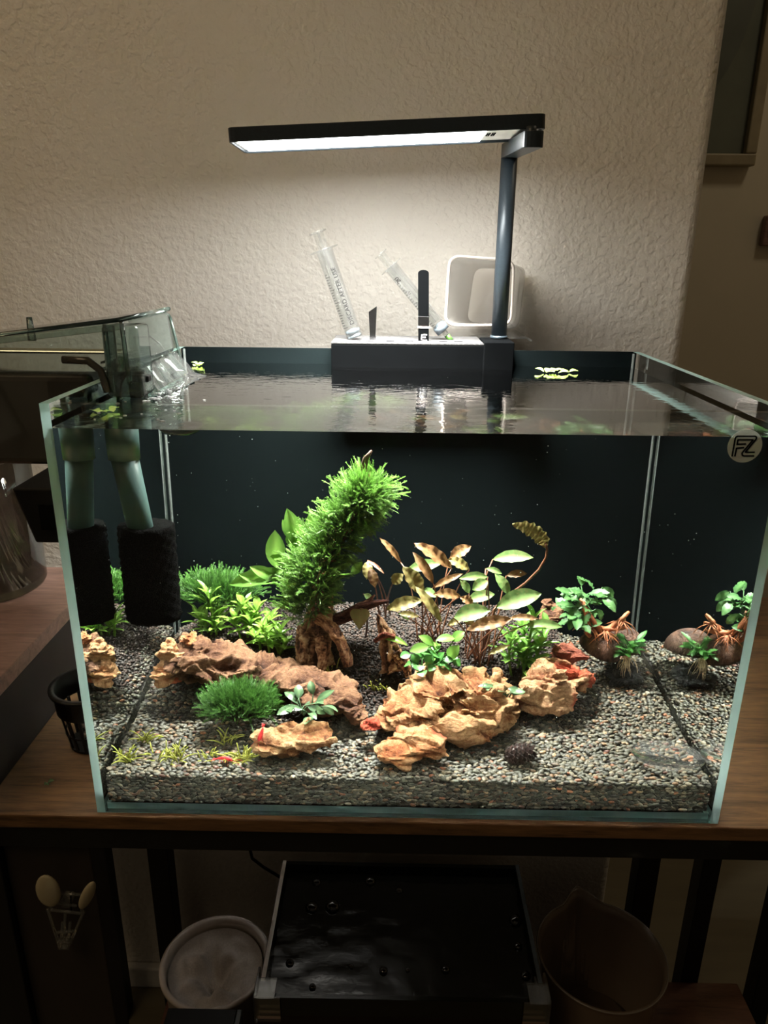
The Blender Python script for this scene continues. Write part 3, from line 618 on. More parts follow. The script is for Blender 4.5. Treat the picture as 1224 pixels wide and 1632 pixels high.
# ------------------------------------------------------------------ moss
def frond(m, p, d, L, droop, rn, w=0.0013, mi=0, up=None):
    """one feathery moss shoot: a thin bent stem with pairs of pointed leaflets"""
    p = np.array(p, float); d = unit(d); n = 6; pts = [p]
    side = unit(np.cross(d, [rn.gauss(0, 1), rn.gauss(0, 1), rn.gauss(0, 1)]))
    for i in range(n):
        d = unit(d + np.array([0, 0, droop]) + side*0.06); pts.append(pts[-1]+d*L/n)
    v, f, t = [], [], []
    bend = unit(np.cross(d, side))
    for i, q in enumerate(pts):
        r = w*0.16*(1-0.5*i/n)
        for k in range(3):
            a = 2*PI*k/3; v.append(q+r*(math.cos(a)*side+math.sin(a)*bend)); t.append(i/n)
    f += [(i*3+k, i*3+(k+1) % 3, (i+1)*3+(k+1) % 3, (i+1)*3+k) for i in range(n) for k in range(3)]
    K = max(5, int(L/0.0011))
    for i in range(K):
        u = (i+0.6)/K*n; j = min(n-1, int(u)); q = pts[j]+(pts[j+1]-pts[j])*(u-j); dd = unit(pts[j+1]-pts[j])
        tw = rn.uniform(-0.5, 0.5); s1 = math.cos(tw)*side+math.sin(tw)*bend
        for s in (-1, 1):
            l = w*rn.uniform(0.8, 1.2)*(1-0.45*u/n); e = q+dd*l*0.75+s1*s*l; o = len(v)
            hw = l*0.30; c = (q+e)/2; b = unit(np.cross(dd, s1))*l*0.12
            v += [q, c+dd*hw*0.6+b, e, c-dd*hw*0.8+b]; t += [u/n]*4; f.append((o, o+3, o+2, o+1))
    m.raw(v, f, mi, t)

# ------------------------------------------------------------------ driftwood with moss
def moss_tree():
    base = WZ(520, 1045, 0.058); Y = 0.185
    t = thing('mossy_driftwood', 'driftwood stump whose leaning branch is thickly wrapped in bright green moss', 'driftwood', (base[0], base[1], 0.05))
    path = [W(506, 1062, .165), W(503, 1030, .17), W(508, 990, .175), W(512, 950, .185), W(520, 905, .19), W(543, 855, .19), W(570, 815, .19), W(582, 780, .19), W(583, 752, .19)]
    fn = lambda i, th: 1+0.22*math.sin(3*th+i*0.6)+0.12*math.sin(7*th+i)
    wood(MB(), path, [.0165, .015, .011, .009, .0075, .0065, .0055, .0045, .004], 1).build('trunk', 'driftwood', t, True)
    MB().tube([W(583, 760, .19), W(580, 742, .19), W(583, 730, .188), W(592, 718, .187)], [.0035, .0028, .002, .0008], 10, fn=fn).build('branch_tip', 'bark', t, True)['label'] = 'bare dark branch tip above the moss'
    wood(MB(), bez(W(505, 985, .16), W(545, 1005, .15), W(555, 1062, .145), 9), [.004, .005, .0055, .0055, .0055, .005, .005, .005, .004], 2).build('root', 'driftwood', t, True)
    wood(MB(), bez(W(488, 1000, .175), W(478, 1030, .16), W(484, 1058, .15), 7), [.006, .007, .007, .006, .005, .005, .004], 3).build('root', 'driftwood', t, True)
    wood(MB(), bez(W(510, 1015, .155), W(520, 1040, .15), W(512, 1070, .145), 7), [.005, .006, .006, .005, .005, .004, .003], 4).build('root', 'driftwood', t, True)
    rn = random.Random(3); m = MB()
    ax = [W(492, 985, .172), W(497, 940, .177), W(508, 900, .182), W(533, 865, .19), W(552, 830, .19), W(576, 800, .19), W(592, 785, .19)]
    rr = [.012, .0155, .0165, .0145, .012, .0105, .006]
    for k in range(1850):
        u = rn.random()**0.9*(len(ax)-1); j = min(len(ax)-2, int(u)); q = ax[j]+(ax[j+1]-ax[j])*(u-j); r = rr[j]+(rr[j+1]-rr[j])*(u-j)
        d = unit(ax[j+1]-ax[j]); a = unit(np.cross(d, [0, 1, 0])); b = np.cross(d, a); th = rn.uniform(0, 2*PI)
        o = math.cos(th)*a+math.sin(th)*b
        if rn.random() < .22: o = unit([rn.gauss(-.1, .5), -1, rn.gauss(.1, .4)])
        if o[1] > 0.6 and rn.random() < 0.7: continue
        leftish = max(0, -o[0]); rightish = max(0, o[0])
        D = unit(o*0.9 + d*rn.uniform(0.1, 0.7) + np.array([0, 0, 0.12*leftish - 0.15*rightish]) + np.array([rn.gauss(0, .22) for _ in range(3)]) + (np.array([-.35, 0, .05]) if u < 4.3 and o[0] < .4 else 0))
        L = rn.uniform(0.010, 0.022)*(1.15 if leftish > .3 else 0.85)*(1+0.2*(u > 4.5))
        frond(m, q+o*r*rn.uniform(0.5, 1), D, L, rn.uniform(-0.06, 0.05), rn, .0023)
    for k in range(300):                                    # the flared top
        q = ax[-2]+(ax[-1]-ax[-2])*rn.uniform(-0.3, 1.2)+np.array([rn.gauss(0, .005), rn.gauss(0, .005), rn.gauss(0, .004)])
        an = rn.uniform(-0.75, 1.45); D = unit([math.sin(an), rn.gauss(-0.25, .4), math.cos(an)*0.8+0.1])
        frond(m, q, D, rn.uniform(.012, .028), rn.uniform(-.08, .02), rn, .0023)
    tag(m.build('moss', 'moss', t), 'bright feathery moss', None, kind='stuff')
    # red-brown side branch lying on the soil
    t2 = thing('driftwood_branch', 'thin reddish driftwood branch pointing away from the mossy stump', 'driftwood', W(560, 975, .2))
    wood(MB(), [W(506, 968, .20), W(530, 985, .195), W(555, 980, .19), W(580, 965, .19), W(600, 960, .19), W(620, 958, .188)], [.005, .0062, .0058, .0045, .003, .001], 5).build('branch', 'driftred', t2, True)
    MB().tube([W(578, 966, .19), W(590, 957, .19), W(597, 948, .19)], [.003, .002, .0006], 8, fn=fn).build('twig', 'driftred', t2, True)
moss_tree()
def moss_clump(name, label, cx, cy_, y, rx, rz, ry, n, Lr, m_, seed, updir=0.5):
    rn = random.Random(seed); m = MB(); c = W(cx, cy_, y); s = pscale(cx, cy_, y)
    for k in range(n):
        a = rn.uniform(0, 2*PI); e = math.asin(rn.uniform(-0.1, 1)); o = np.array([math.cos(a)*math.cos(e), math.sin(a)*math.cos(e), math.sin(e)])
        q = c+o*np.array([rx*s, ry, rz*s])*rn.uniform(0.35, 1)
        D = unit(o+np.array([rn.gauss(0, .35), rn.gauss(0, .35), updir+rn.gauss(0, .3)]))
        frond(m, q, D, rn.uniform(*Lr), rn.uniform(-.05, .05), rn, .0021)
    return tag(m.build(name, m_), label, 'moss', kind=None)
moss_clump('moss_ball', 'round deep green moss clump in front of the long brown slab', 383, 1128, .085, 58, 26, .022, 1150, (.007, .016), 'mossdark', 5)
moss_clump('moss_patch', 'dark green moss carpet behind the light green stem plants beside the sponge filter', 345, 950, .235, 66, 24, .025, 900, (.009, .020), 'mossdark', 6, 0.7)
moss_clump('moss_patch', 'small moss growth on the rear soil by the aquarium side glass', 210, 955, .25, 30, 26, .02, 260, (.009, .02), 'moss', 8, 0.7)

# ------------------------------------------------------------------ leaves
def blade(m, b, tip, width, mi=0, curl=0.15, ruffle=0, nseg=9, face=(0, -0.5, 1), shape=0.42, fold=0.18, seed=0, heart=False):
    """leaf blade from base to tip; five points across, thin but with a folded midrib"""
    b = np.array(b, float); tip = np.array(tip, float); d = tip-b; L = np.linalg.norm(d); d = d/(L+1e-9)
    up = np.array(face, float); up = unit(up-d*(up@d)); s = np.cross(d, up); v, f, t = [], [], []
    for i in range(nseg+1):
        u = i/nseg
        if heart: wd = math.sin(PI*min(1, (u*0.92+0.08))**0.6)
        else: wd = math.sin(PI/2*u/shape)**0.75 if u < shape else max(0, 1-((u-shape)/(1-shape))**2.4)
        wd = max(0.02, min(1, wd))*width/2
        c = b+d*L*u+up*L*curl*math.sin(PI*u)*0.9
        for k, e in enumerate((-1, -0.5, 0, 0.5, 1)):
            z = abs(e)*fold*wd*2 + (ruffle*width*math.sin(u*26+seed+k*1.3)*abs(e) if ruffle else 0)
            v.append(c+s*e*wd*(1+0.12*ruffle*6*math.sin(u*31+seed)*0.5)+up*z); t.append(0.25+0.5*(1-abs(e))*(1 if abs(e) < .3 else 0.4)+0.2*u)
    f = [(i*5+k, i*5+k+1, (i+1)*5+k+1, (i+1)*5+k) for i in range(nseg) for k in range(4)]
    m.raw(v, f, mi, t)
def crypt_leaf(t, px, d0, root, bend=None):
    """px: (base x, base y, tip x, tip y, width px, material, depth of base, depth of tip)"""
    k = lambda x, y: (560+x/3.06, 800+y/3.06)
    bx, by = k(px[0], px[1]); tx, ty = k(px[2], px[3]); yb_, yt = px[6], px[7]
    B = W(bx, by, yb_); T = W(tx, ty, yt); s = pscale(bx, by, yb_)
    m = MB(); mid = (np.array(root)+B)/2 if bend is None else bend
    if bend is None:
        mid = mid + np.array([(B[0]-root[0])*-0.2, 0, abs(B[2]-root[2])*0.15])
    pts = bez(root, mid, B, 9); m.tube(pts, [.0008]*3+[.0006]*6, 6, 0, t=[.5]*9)
    hgt = abs(T[2]-B[2])/(np.linalg.norm(T-B)+1e-9)
    blade(m, B, T, px[4]/3.06*s*1.12, 1, curl=0.10, ruffle=0.10 if px[5] != 'cryptgreen' else 0.04, face=(0.1, -0.9, 0.75), shape=0.48, nseg=14, seed=px[0])
    m.build('leaf', ['petiole', px[5]], t, True)
def crypts():
    g, br, ol = 'cryptgreen', 'cryptbrown', 'cryptolive'
    P1 = ('bronze_leaf_plant', 'olive and bronze water plant with upright narrow leaves behind the big tan stone', (385, 700), .16,
      [(490,325,303,200,60,br,.19,.19), (480,275,585,215,55,br,.22,.22), (400,400,300,245,45,br,.18,.19), (345,450,250,315,72,ol,.17,.17), (395,420,545,350,32,br,.19,.19),
       (350,480,170,525,64,ol,.15,.15), (440,590,310,410,45,ol,.14,.15), (530,460,400,450,50,br,.17,.16), (270,335,440,300,55,g,.21,.21), (240,295,137,175,30,br,.22,.22),
       (340,430,415,465,44,g,.18,.17), (575,330,470,280,50,ol,.21,.21), (225,540,282,577,20,g,.17,.17), (330,560,225,545,30,ol,.17,.17)])
    P2 = ('broad_leaf_plant', 'wide spreading water plant with large pale green leaves and one tall arching wavy leaf', (620, 790), .15,
      [(690,280,888,272,60,g,.21,.20), (755,360,858,350,36,br,.20,.20), (665,365,525,375,42,g,.18,.17), (665,385,590,430,55,g,.17,.165), (655,325,735,350,28,g,.20,.20),
       (770,455,700,350,48,g,.17,.175), (575,445,530,380,36,g,.19,.19), (565,480,700,450,56,g,.18,.18), (705,515,928,448,88,g,.16,.16), (500,565,680,530,80,g,.145,.14),
       (595,500,530,465,42,br,.15,.15), (850,600,1030,610,48,g,.15,.145), (770,568,912,570,34,br,.145,.14), (785,572,560,625,62,br,.13,.125), (545,575,600,592,40,br,.14,.14),
       (770,700,665,745,28,ol,.13,.125), (470,600,545,570,30,ol,.15,.15)])
    P3 = ('small_leaf_plant', 'few brown and yellow leaved plant stems behind the mossy stump and ragged wood', (130, 560), .19,
      [(200,400,252,352,52,ol,.18,.18), (80,290,75,378,46,ol,.21,.20), (92,325,115,418,46,br,.20,.19), (60,450,100,478,30,g,.2,.2), (80,285,160,350,16,'petiole',.22,.21)])
    for name, lab, rt, y, leaves in (P1, P2, P3):
        r0 = G(560+rt[0]/3.06, 800+rt[1]/3.06); t = thing(name, lab, 'water plant', r0)
        for i, l in enumerate(leaves):
            rr = r0+np.array([rnd.uniform(-.012, .012), rnd.uniform(-.006, .012), -.003]); crypt_leaf(t, l, 0, rr)
        if 'wide' in lab:
            m = MB(); k = lambda x, y: (560+x/3.06, 800+y/3.06)
            pts = [W(*k(x, y), .18) for x, y in [(640,640),(700,520),(775,450),(850,395),(915,330),(950,270),(955,232),(945,200)]]
            pts[0] = r0; m.tube(pts, [.0013, .0012, .0012, .0011, .0011, .001, .001, .001], 7, 0)
            q = [W(*k(x, y), .18) for x, y in [(950,225),(935,185),(900,150),(850,122),(785,110)]]
            for i in range(4):
                d = q[i+1]-q[i]; a = q[i]-d*0.12; b = q[i+1]+d*0.12
                wv = [.0075, .0085, .008, .006][i]*1.0
                # one continuous ribbon of four cross-sections each, wavy edged
            V, F, T_ = [], [], []; n = 28
            for i in range(n+1):
                u = i/n*4; j = min(3, int(u)); c = q[j]+(q[j+1]-q[j])*(u-j); d = unit(q[min(4, j+1)]-q[j]); s = unit(np.cross(d, [0, -1, 0.25]))
                wd = 0.0056*min(1, (i/n/0.25)**.7)*min(1, ((1-i/n)/0.35+0.02)**.6)
                for e in (-1, -.5, 0, .5, 1): V.append(c+s*e*wd*(1+.16*math.sin(i*1.5))+np.array([0, -1, 0])*(abs(e)*.0012*math.sin(i*1.9+e*2))); T_.append(.3+.4*(1-abs(e)))
            F = [(i*5+k_, i*5+k_+1, (i+1)*5+k_+1, (i+1)*5+k_) for i in range(n) for k_ in range(4)]
            m.raw(V, F, 1, T_); o = m.build('leaf', ['petiole', 'cryptolive'], t, True); o['label'] = 'tall arching olive leaf with wavy edges'
    # heart-shaped hanging leaf
    t = thing('heart_leaf_plant', 'single heart shaped olive green leaf hanging beside the ragged wood stump', 'water plant', G(585, 1020))
    m = MB(); B = W(574, 971, .175); m.tube(bez(G(583, 1015), W(590, 968, .178), B, 8), [.0009]*8, 6, 0); blade(m, B, W(573, 1004, .165), .0165, 1, .06, 0, face=(0, -1, .2), heart=True)
    m.build('leaf', ['petiole', 'cryptolive'], t, True)
    t = thing('seedling', 'lone bright green oblong leaf sprouting on the ragged wood stump', 'water plant', G(612, 1065))
    m = MB(); m.tube(bez(G(615, 1062, .015), W(612, 1040, .15), W(610, 1020, .15), 6), [.0006]*6, 6, 0); blade(m, W(610, 1017, .15), W(650, 1029, .145), .0068, 1, .12, 0, face=(0, -.5, 1))
    m.build('leaf', ['petiole', 'bright'], t, True)
crypts()
def stem_plant(name, label, px, py, stems, Lf, wd, mat_, seed, y=None, dz=0):
    """stems: list of (top px, top py, whorls)"""
    rn = random.Random(seed); g = G(px, py); t = thing(name, label, 'water plant', g)
    for (tx, ty, nl) in stems:
        top = W(tx, ty, g[1]-0.002+rn.uniform(-.01, .008)); b = g+np.array([(top[0]-g[0])*0.55+rn.uniform(-.004, .004), (top[1]-g[1])*.8, 0]); b[2] = H(b[0], b[1])-.002
        mid = (b+top)/2+np.array([rn.uniform(-.004, .004), 0, .003]); pts = bez(b, mid, top, 8)
        MB().tube(pts, [.0011]*8, 6, t=[.5]*8).build('stem', mat_, t, True)
        a0 = rn.uniform(0, 6)
        for i in range(nl):
            u = 0.25+0.75*(i+1)/nl; q = pts[min(7, int(u*7))]; k = min(7, int(u*7)); fr = u*7-k
            if k < 7: q = pts[k]+(pts[k+1]-pts[k])*fr
            a = a0+i*2.4; e = 0.25+0.75*(i/nl)**1.5+rn.uniform(-.1, .1); L = Lf*rn.uniform(.8, 1.15)*(1-.3*max(0, u-.8)*4*0.5)
            D = np.array([math.cos(a)*math.cos(e), math.sin(a)*math.cos(e), math.sin(e)])
            m = MB(); blade(m, q, q+D*L, wd*rn.uniform(.85, 1.15), 0, curl=0.10, face=(0, 0, 1), nseg=6, shape=.42, fold=.22)
            m.build('leaf', mat_, t, True)
    return t
stem_plant('light_green_stem_plant', 'tall pointed pale green stem plant closest to the sponge filter', 335, 1012, [(333, 952, 14), (347, 978, 11), (318, 980, 9), (340, 1000, 10), (325, 1000, 8)], .0205, .0054, 'bright', 11)
stem_plant('light_green_stem_plant', 'bushy bright green stem plant between the pale pointed plant and the mossy stump', 400, 1015, [(385, 962, 13), (410, 972, 13), (430, 990, 12), (398, 990, 12), (375, 985, 10)], .0175, .0062, 'bright', 12)
stem_plant('light_green_stem_plant', 'low bright green rosettes at the foot of the mossy stump', 438, 1036, [(418, 1000, 12), (448, 1008, 11), (404, 1015, 11), (436, 1022, 11), (456, 1028, 8), (420, 1028, 9)], .0155, .0058, 'bright', 13)
stem_plant('light_green_stem_plant', 'pale green leafy bunch rising behind the long brown slab by the moss carpet', 372, 985, [(362, 940, 12), (388, 946, 11), (375, 960, 10)], .0170, .0056, 'bright', 14)
stem_plant('green_bush_plant', 'bright green leafy bush rooted between the big tan stone and the red patched rock', 835, 1070, [(835, 1000, 14), (850, 988, 13), (815, 1018, 12), (866, 1020, 11), (828, 1042, 11), (848, 1035, 11), (870, 1000, 9)], .0185, .0060, 'fern', 15)
# sword leaves behind the moss tree
def sword():
    g = G(455, 950); t = thing('broad_fern', 'light green plant with long oblong leaves standing behind the moss covered branch', 'water plant', g)
    for bx, by, tx, ty, wd in [(480,880,457,810,26),(492,880,496,815,20),(440,905,438,845,28),(470,870,460,845,20),(478,905,430,885,16),(455,908,365,932,24),(470,860,450,828,18),(450,925,398,903,18),(560,915,578,895,14),(430,930,380,915,14)]:
        y = .215 if bx < 550 else .2
        m = MB(); B = W(bx, by, y); m.tube(bez(g, (g+B)/2+np.array([0, 0, .01]), B, 6), [.001]*6, 6, t=[.5]*6); blade(m, B, W(tx, ty, y-.005), wd*pscale(bx, by, y)*1.1, 0, .05, .02, face=(.1, -1, .4), shape=.5)
        m.build('leaf', 'fern', t, True)
sword()
def rosette(name, label, c, n, L, wd, mat_, seed, lo=0.1, hi=1.0, ruffle=0, stem=.010):
    rn = random.Random(seed); t = thing(name, label, 'water plant', c); c = np.array(c)
    for i in range(n):
        a = i*2.4+rn.uniform(-.3, .3); e = rn.uniform(lo, hi); D = np.array([math.cos(a)*math.cos(e), math.sin(a)*math.cos(e), math.sin(e)])
        st = stem*rn.uniform(.6, 1.3); q = c+D*st+np.array([0, 0, .002]); D2 = unit(D+np.array([0, 0, -.35]))
        m = MB(); m.tube([c, c+D*st*.5+np.array([0, 0, .001]), q], [.0008, .0007, .0006], 5, t=[.4]*3)
        blade(m, q, q+D2*L*rn.uniform(.75, 1.2), wd*rn.uniform(.85, 1.15), 0, .10, ruffle, face=(0, -.15, 1), nseg=8, shape=.45, fold=.12, seed=i)
        m.build('leaf', mat_, t, True)
    return t
def bushy(name, label, origins, n, L, wd, mat_, seed, stem=.010, ruffle=0, up=.45, shape=.45, spread=1.0):
    """many leaves on short stalks from several points of a creeping stem, facing all ways"""
    rn = random.Random(seed); origins = [np.array(o, float) for o in origins]; t = thing(name, label, 'water plant', origins[0])
    for i in range(n):
        c = origins[i % len(origins)]+np.array([rn.gauss(0, .0015) for _ in range(3)]); a = rn.uniform(0, 2*PI)
        D = unit([math.cos(a)*spread, math.sin(a)*.7*spread-.15, up+rn.uniform(-.25, .75)]); st = stem*rn.uniform(.45, 1.5); q = c+D*st+np.array([0, 0, .1*st])
        D2 = unit(D*np.array([1, 1, .35])+np.array([rn.gauss(0, .4), rn.gauss(0, .4), rn.gauss(-.15, .3)])); l = L*rn.uniform(.7, 1.2)
        m = MB(); m.tube(bez(c, c+D*st*.6, q, 4), [.0007, .0006, .0005, .0005], 5, t=[.3]*4)
        blade(m, q, q+D2*l, wd*rn.uniform(.85, 1.2), 0, rn.uniform(.02, .18), ruffle, face=(rn.gauss(0, .35), -.45+rn.gauss(0, .3), 1), nseg=9, shape=shape, fold=.10, seed=i)
        m.build('leaf', mat_, t, True)
    return t
def s3(p, dz=0): q = np.array(p, float); q[2] += dz; return q
bushy('round_leaf_plant', 'small dark green plant with round glossy leaves on top of the big tan stone', [W(668, 1066, .112), W(690, 1064, .112), W(704, 1060, .115)], 30, .0095, .0080, 'anubias', 21, stem=.0075, shape=.5)
bushy('oval_leaf_plant', 'few bright oval leaves rising above the round leaved plant on the tan stone', [W(706, 1058, .12)], 8, .0150, .0085, 'fern', 22, stem=.013, up=.7)
bushy('dark_leaf_plant', 'dark dull green plant with broad leaves wedged in front of the narrow cream edged rock', [W(797, 1108, .088), W(806, 1112, .088)], 15, .0105, .0062, 'bucedark', 23, stem=.009)
bushy('dark_leaf_plant', 'dark green narrow leaved plant on the gravel behind the cream scooped stone', [W(482, 1138, .07), W(498, 1140, .068)], 17, .0155, .0062, 'bucedark', 24, stem=.010)

# ------------------------------------------------------------------ coconut shell and its plants
def shell(name, label, px, py, y, r, axis, hgt):
    c = W(px, py, y); m = MB(); prof = []
    for i in range(11):
        a = PI/2*i/10; prof.append((max(.0002, r*math.sin(a)), -r*math.cos(a)*hgt))
    for i in range(10, -1, -1):
        a = PI/2*i/10; prof.append((max(.0002, (r-.0025)*math.sin(a)), -(r-.0025)*math.cos(a)*hgt))
    m.lathe(prof, c, axis, 28)
    m.v = [tuple(np.array(p)+0.0006*np.array(noise.noise_vector(Vector(p)*180))) for p in m.v]
    o = m.build(name, 'coco', None, True); return tag(o, label, 'coconut shell')
shell('coconut_shell', 'brown half coconut shell lying dome up, overgrown with orange roots', 988, 1035, .215, .0225, (.15, -.1, -1), .95)
shell('coconut_shell', 'smaller brown half coconut shell propped beside the pink flat stone', 955, 1035, .195, .019, (-.35, .2, -1), .95)
def roots(t, starts, mat_='root', n=26, seed=1, spread=.016, drop=.012, r=.0006):
    rn = random.Random(seed); m = MB()
    for i in range(n):
        c = np.array(starts[i % len(starts)]); a = rn.uniform(0, 2*PI); e = c+np.array([math.cos(a)*rn.uniform(.4, 1)*spread, math.sin(a)*spread*.6, -rn.uniform(.3, 1)*drop])
        mid = (c+e)/2+np.array([rn.gauss(0, .003), rn.gauss(0, .003), rn.uniform(.002, .006)]); m.tube(bez(c, mid, e, 6), [r, r, r, r*.9, r*.7, r*.4], 5)
    return tag(m.build('roots', mat_, t, True), 'tangled orange brown roots' if mat_ == 'root' else None, None, kind='stuff')
c1 = W(950, 985, .20)
t = bushy('ruffled_leaf_plant', 'bushy plant with wavy green leaves and orange roots growing on the coconut shell', [W(922, 962, .2), W(936, 952, .205), W(950, 958, .2), W(914, 985, .195), W(926, 1000, .19), W(940, 972, .19)], 42, .0165, .0082, 'buce', 31, stem=.009, ruffle=.10, up=.3)
rn = random.Random(2)
m = MB()
for a, b, c in [((930,965),(945,990),(960,1010)), ((955,1012),(985,995),(1003,975)), ((935,975),(925,1000),(945,1020)), ((950,1000),(975,1005),(998,1000)), ((925,955),(935,975),(940,1000))]:
    m.tube(bez(W(*a, .195), W(*b, .185), W(*c, .19), 8), [.0016, .0021, .0022, .0022, .002, .002, .0018, .0012], 8, fn=lambda i, th: 1+.3*math.sin(3*th+i*2))
m.build('rhizome', 'root', t, True)
roots(t, [W(945, 1000, .19), W(965, 1008, .185), W(990, 990, .19), W(935, 990, .19)], n=60, seed=4)
t = bushy('narrow_leaf_plant', 'small bright green rosette plant with white roots on the black lava rock', [W(998, 1044, .185), W(1003, 1036, .186)], 26, .0130, .0055, 'anubias', 32, stem=.006, ruffle=.05, up=.5)
tag(roots(t, [W(998, 1045, .182), W(1003, 1046, .182)], 'paleroot', n=22, seed=6, spread=.009, drop=.020, r=.0004), 'thin pale roots', None)
# ragged little wood stump in the soil
def stump():
    g = G(628, 1058); t = thing('wood_stump', 'ragged ochre hollow wood stump with a small green leaf in the middle of the soil', 'driftwood', g)
    fn = lambda i, th: 1+.3*math.sin(3*th+i*1.2)+.2*math.sin(5*th-i*1.5)+.12*math.sin(9*th)
    wood(MB(), [W(630, 1068, .15), W(624, 1045, .152), W(620, 1022, .155), W(610, 998, .158), W(602, 980, .16)], [.0105, .0085, .0065, .0045, .0012], 6, amp=.55).build('trunk', 'driftwood', t, True)
    wood(MB(), [W(630, 1040, .147), W(642, 1055, .145), W(652, 1078, .142)], [.005, .0045, .003], 7, amp=.5).build('root', 'driftwood', t, True)
    wood(MB(), [W(596, 1022, .15), W(612, 1012, .148), W(630, 1016, .147)], [.001, .0032, .001], 8, amp=.6).build('bark_flake', 'pinkstone', t, True)
stump()
# pinecone
def cone():
    c = WZ(828, 1206, .037); c[2] = H(c[0], c[1])+.0095; t = thing('pinecone', 'small dark brown pinecone resting alone on the open gravel', 'pinecone', (c[0], c[1], c[2]-.009))
    m = MB(); m.lathe([(.0004, -.0105), (.0045, -.009), (.0065, -.004), (.0068, .002), (.005, .008), (.0004, .0105)], c, (1, .15, .12), 16); m.build('core', 'cone', t, True)
    ax = unit([1, .15, .12]); a = unit(np.cross(ax, [0, 0, 1])); b = np.cross(ax, a); k = 0
    for i in range(72):
        u = (i+.5)/72; z = -0.0108+.0216*u; r = .0074*math.sqrt(max(.03, 1-(z/.0116)**2)); th = i*2.39996
        o = math.cos(th)*a+math.sin(th)*b; s = np.cross(ax, o); q = c+ax*z+o*r*.8; w = .0021*(.6+.4*r/.0074)
        V, F = [], []                                          # a woody cup: five points round its lip, thick edge
        for k_, (su, ou, au) in enumerate(((-1, .5, .1), (-.75, 1.25, .9), (0, 1.6, 1.35), (.75, 1.25, .9), (1, .5, .1))):
            e = q+s*w*su+o*.0017*ou+ax*.0013*au; V += [e, e-ax*.0006+o*.0002]
        V += [q-ax*.0003, q-ax*.0012]; F = [(2*k_, 2*k_+2, 2*k_+3, 2*k_+1) for k_ in range(4)]+[(10, 2*k_+2, 2*k_) for k_ in range(4)]+[(11, 2*k_+1, 2*k_+3) for k_ in range(4)]
        MB().raw(V, F).build('scale', 'cone', t)
cone()
# grass tufts on the gravel
def tuft(label, px, py, n, L, seed, wide=1.0):
    rn = random.Random(seed); g = G(px, py); t = thing('grass_tuft', label, 'water plant', g, None)
    for i in range(int(n*1.4)):
        a = rn.uniform(0, 2*PI); e = rn.uniform(.25, 1.3); D = np.array([math.cos(a)*math.cos(e), math.sin(a)*math.cos(e)*.7, math.sin(e)]); l = L*1.55*rn.uniform(.6, 1.2)
        s = g+np.array([rn.gauss(0, .003*wide), rn.gauss(0, .0025*wide), -.001]); mid = s+D*l*.55+np.array([0, 0, l*.15]); e_ = s+D*l+np.array([rn.gauss(0, .001), 0, -l*.12])
        MB().tube(bez(s, mid, e_, 6), [.0005, .0006, .0006, .0005, .0004, .0002], 5).build('blade', 'grass', t, True)
tuft('spiky yellow green tuft by the aquarium side glass, furthest from the cream stone', 202, 1212, 16, .011, 41)
tuft('tall thin yellow green sprig standing behind the other grass tufts', 236, 1182, 12, .011, 42)
tuft('wide low yellow green tuft in the middle of the row on the gravel', 272, 1208, 26, .0095, 43, 2.2)
tuft('sparse green sprig in front of the moss ball', 362, 1182, 12, .010, 44, 1.6)
tuft('tiny tuft just beside the tail of the red shrimp', 332, 1210, 12, .006, 45, 1.4)
tuft('dense curly yellow green tuft touching the cream scooped stone', 386, 1210, 30, .010, 46, 1.6)
tuft('tiny light green sprouts on the soil below the ragged wood stump', 606, 1098, 12, .006, 47, 2)
tuft('small green sprouts on the soil beside the mossy stump root', 525, 1070, 8, .008, 48, 1.2)
# shrimps
def shrimp(label, pts, r):
    t = thing('red_shrimp', label, 'shrimp', pts[0]); n = 9; q = bez(pts[0], pts[1], pts[2], n)
    rad = [r*.45, r*.9, r, r*1.0, r*.92, r*.8, r*.65, r*.5, r*.3]
    MB().tube(q, rad, 10, fn=lambda i, th: 1+.05*(i % 2)).build('body', 'shrimp', t, True)
    d = unit(q[-1]-q[-2]); s = unit(np.cross(d, [0, 0, 1])); m = MB()
    for e in (-1, 0, 1): blade(m, q[-1], q[-1]+d*r*2+s*e*r*1.0, r*.8, nseg=4)
    m.build('tail_fan', 'shrimp', t)
    h = unit(q[0]-q[1]); m = MB()
    for e in (-1, 1): m.tube([q[0], q[0]+h*r*3+s*e*r*1.5+np.array([0, 0, r]), q[0]+h*r*6+s*e*r*3], [r*.1, r*.08, r*.04], 4)
    for i in range(2, 7):
        for e in (-1, 1): m.tube([q[i], q[i]+s*e*r*1.2-np.array([0, 0, r*.8]), q[i]+s*e*r*1.5-np.array([0, 0, r*1.7])], [r*.12, r*.1, r*.05], 4)
    m.build('legs', 'shrimp', t)
    m = MB(); [m.tube([q[1]+s*e*r*.6, q[1]+s*e*r*.95], [r*.2, r*.2], 6) for e in (-1, 1)]; m.build('eyes', 'ink', t)
shrimp('bright red shrimp on the gravel between two grass tufts', [G(370, 1212, .004), G(358, 1206, .006), G(344, 1210, .0035)], .0017)
shrimp('dark red shrimp climbing on the cream scooped stone', [W(412, 1181, .02), W(416, 1172, .019), W(419, 1160, .021)], .0017)
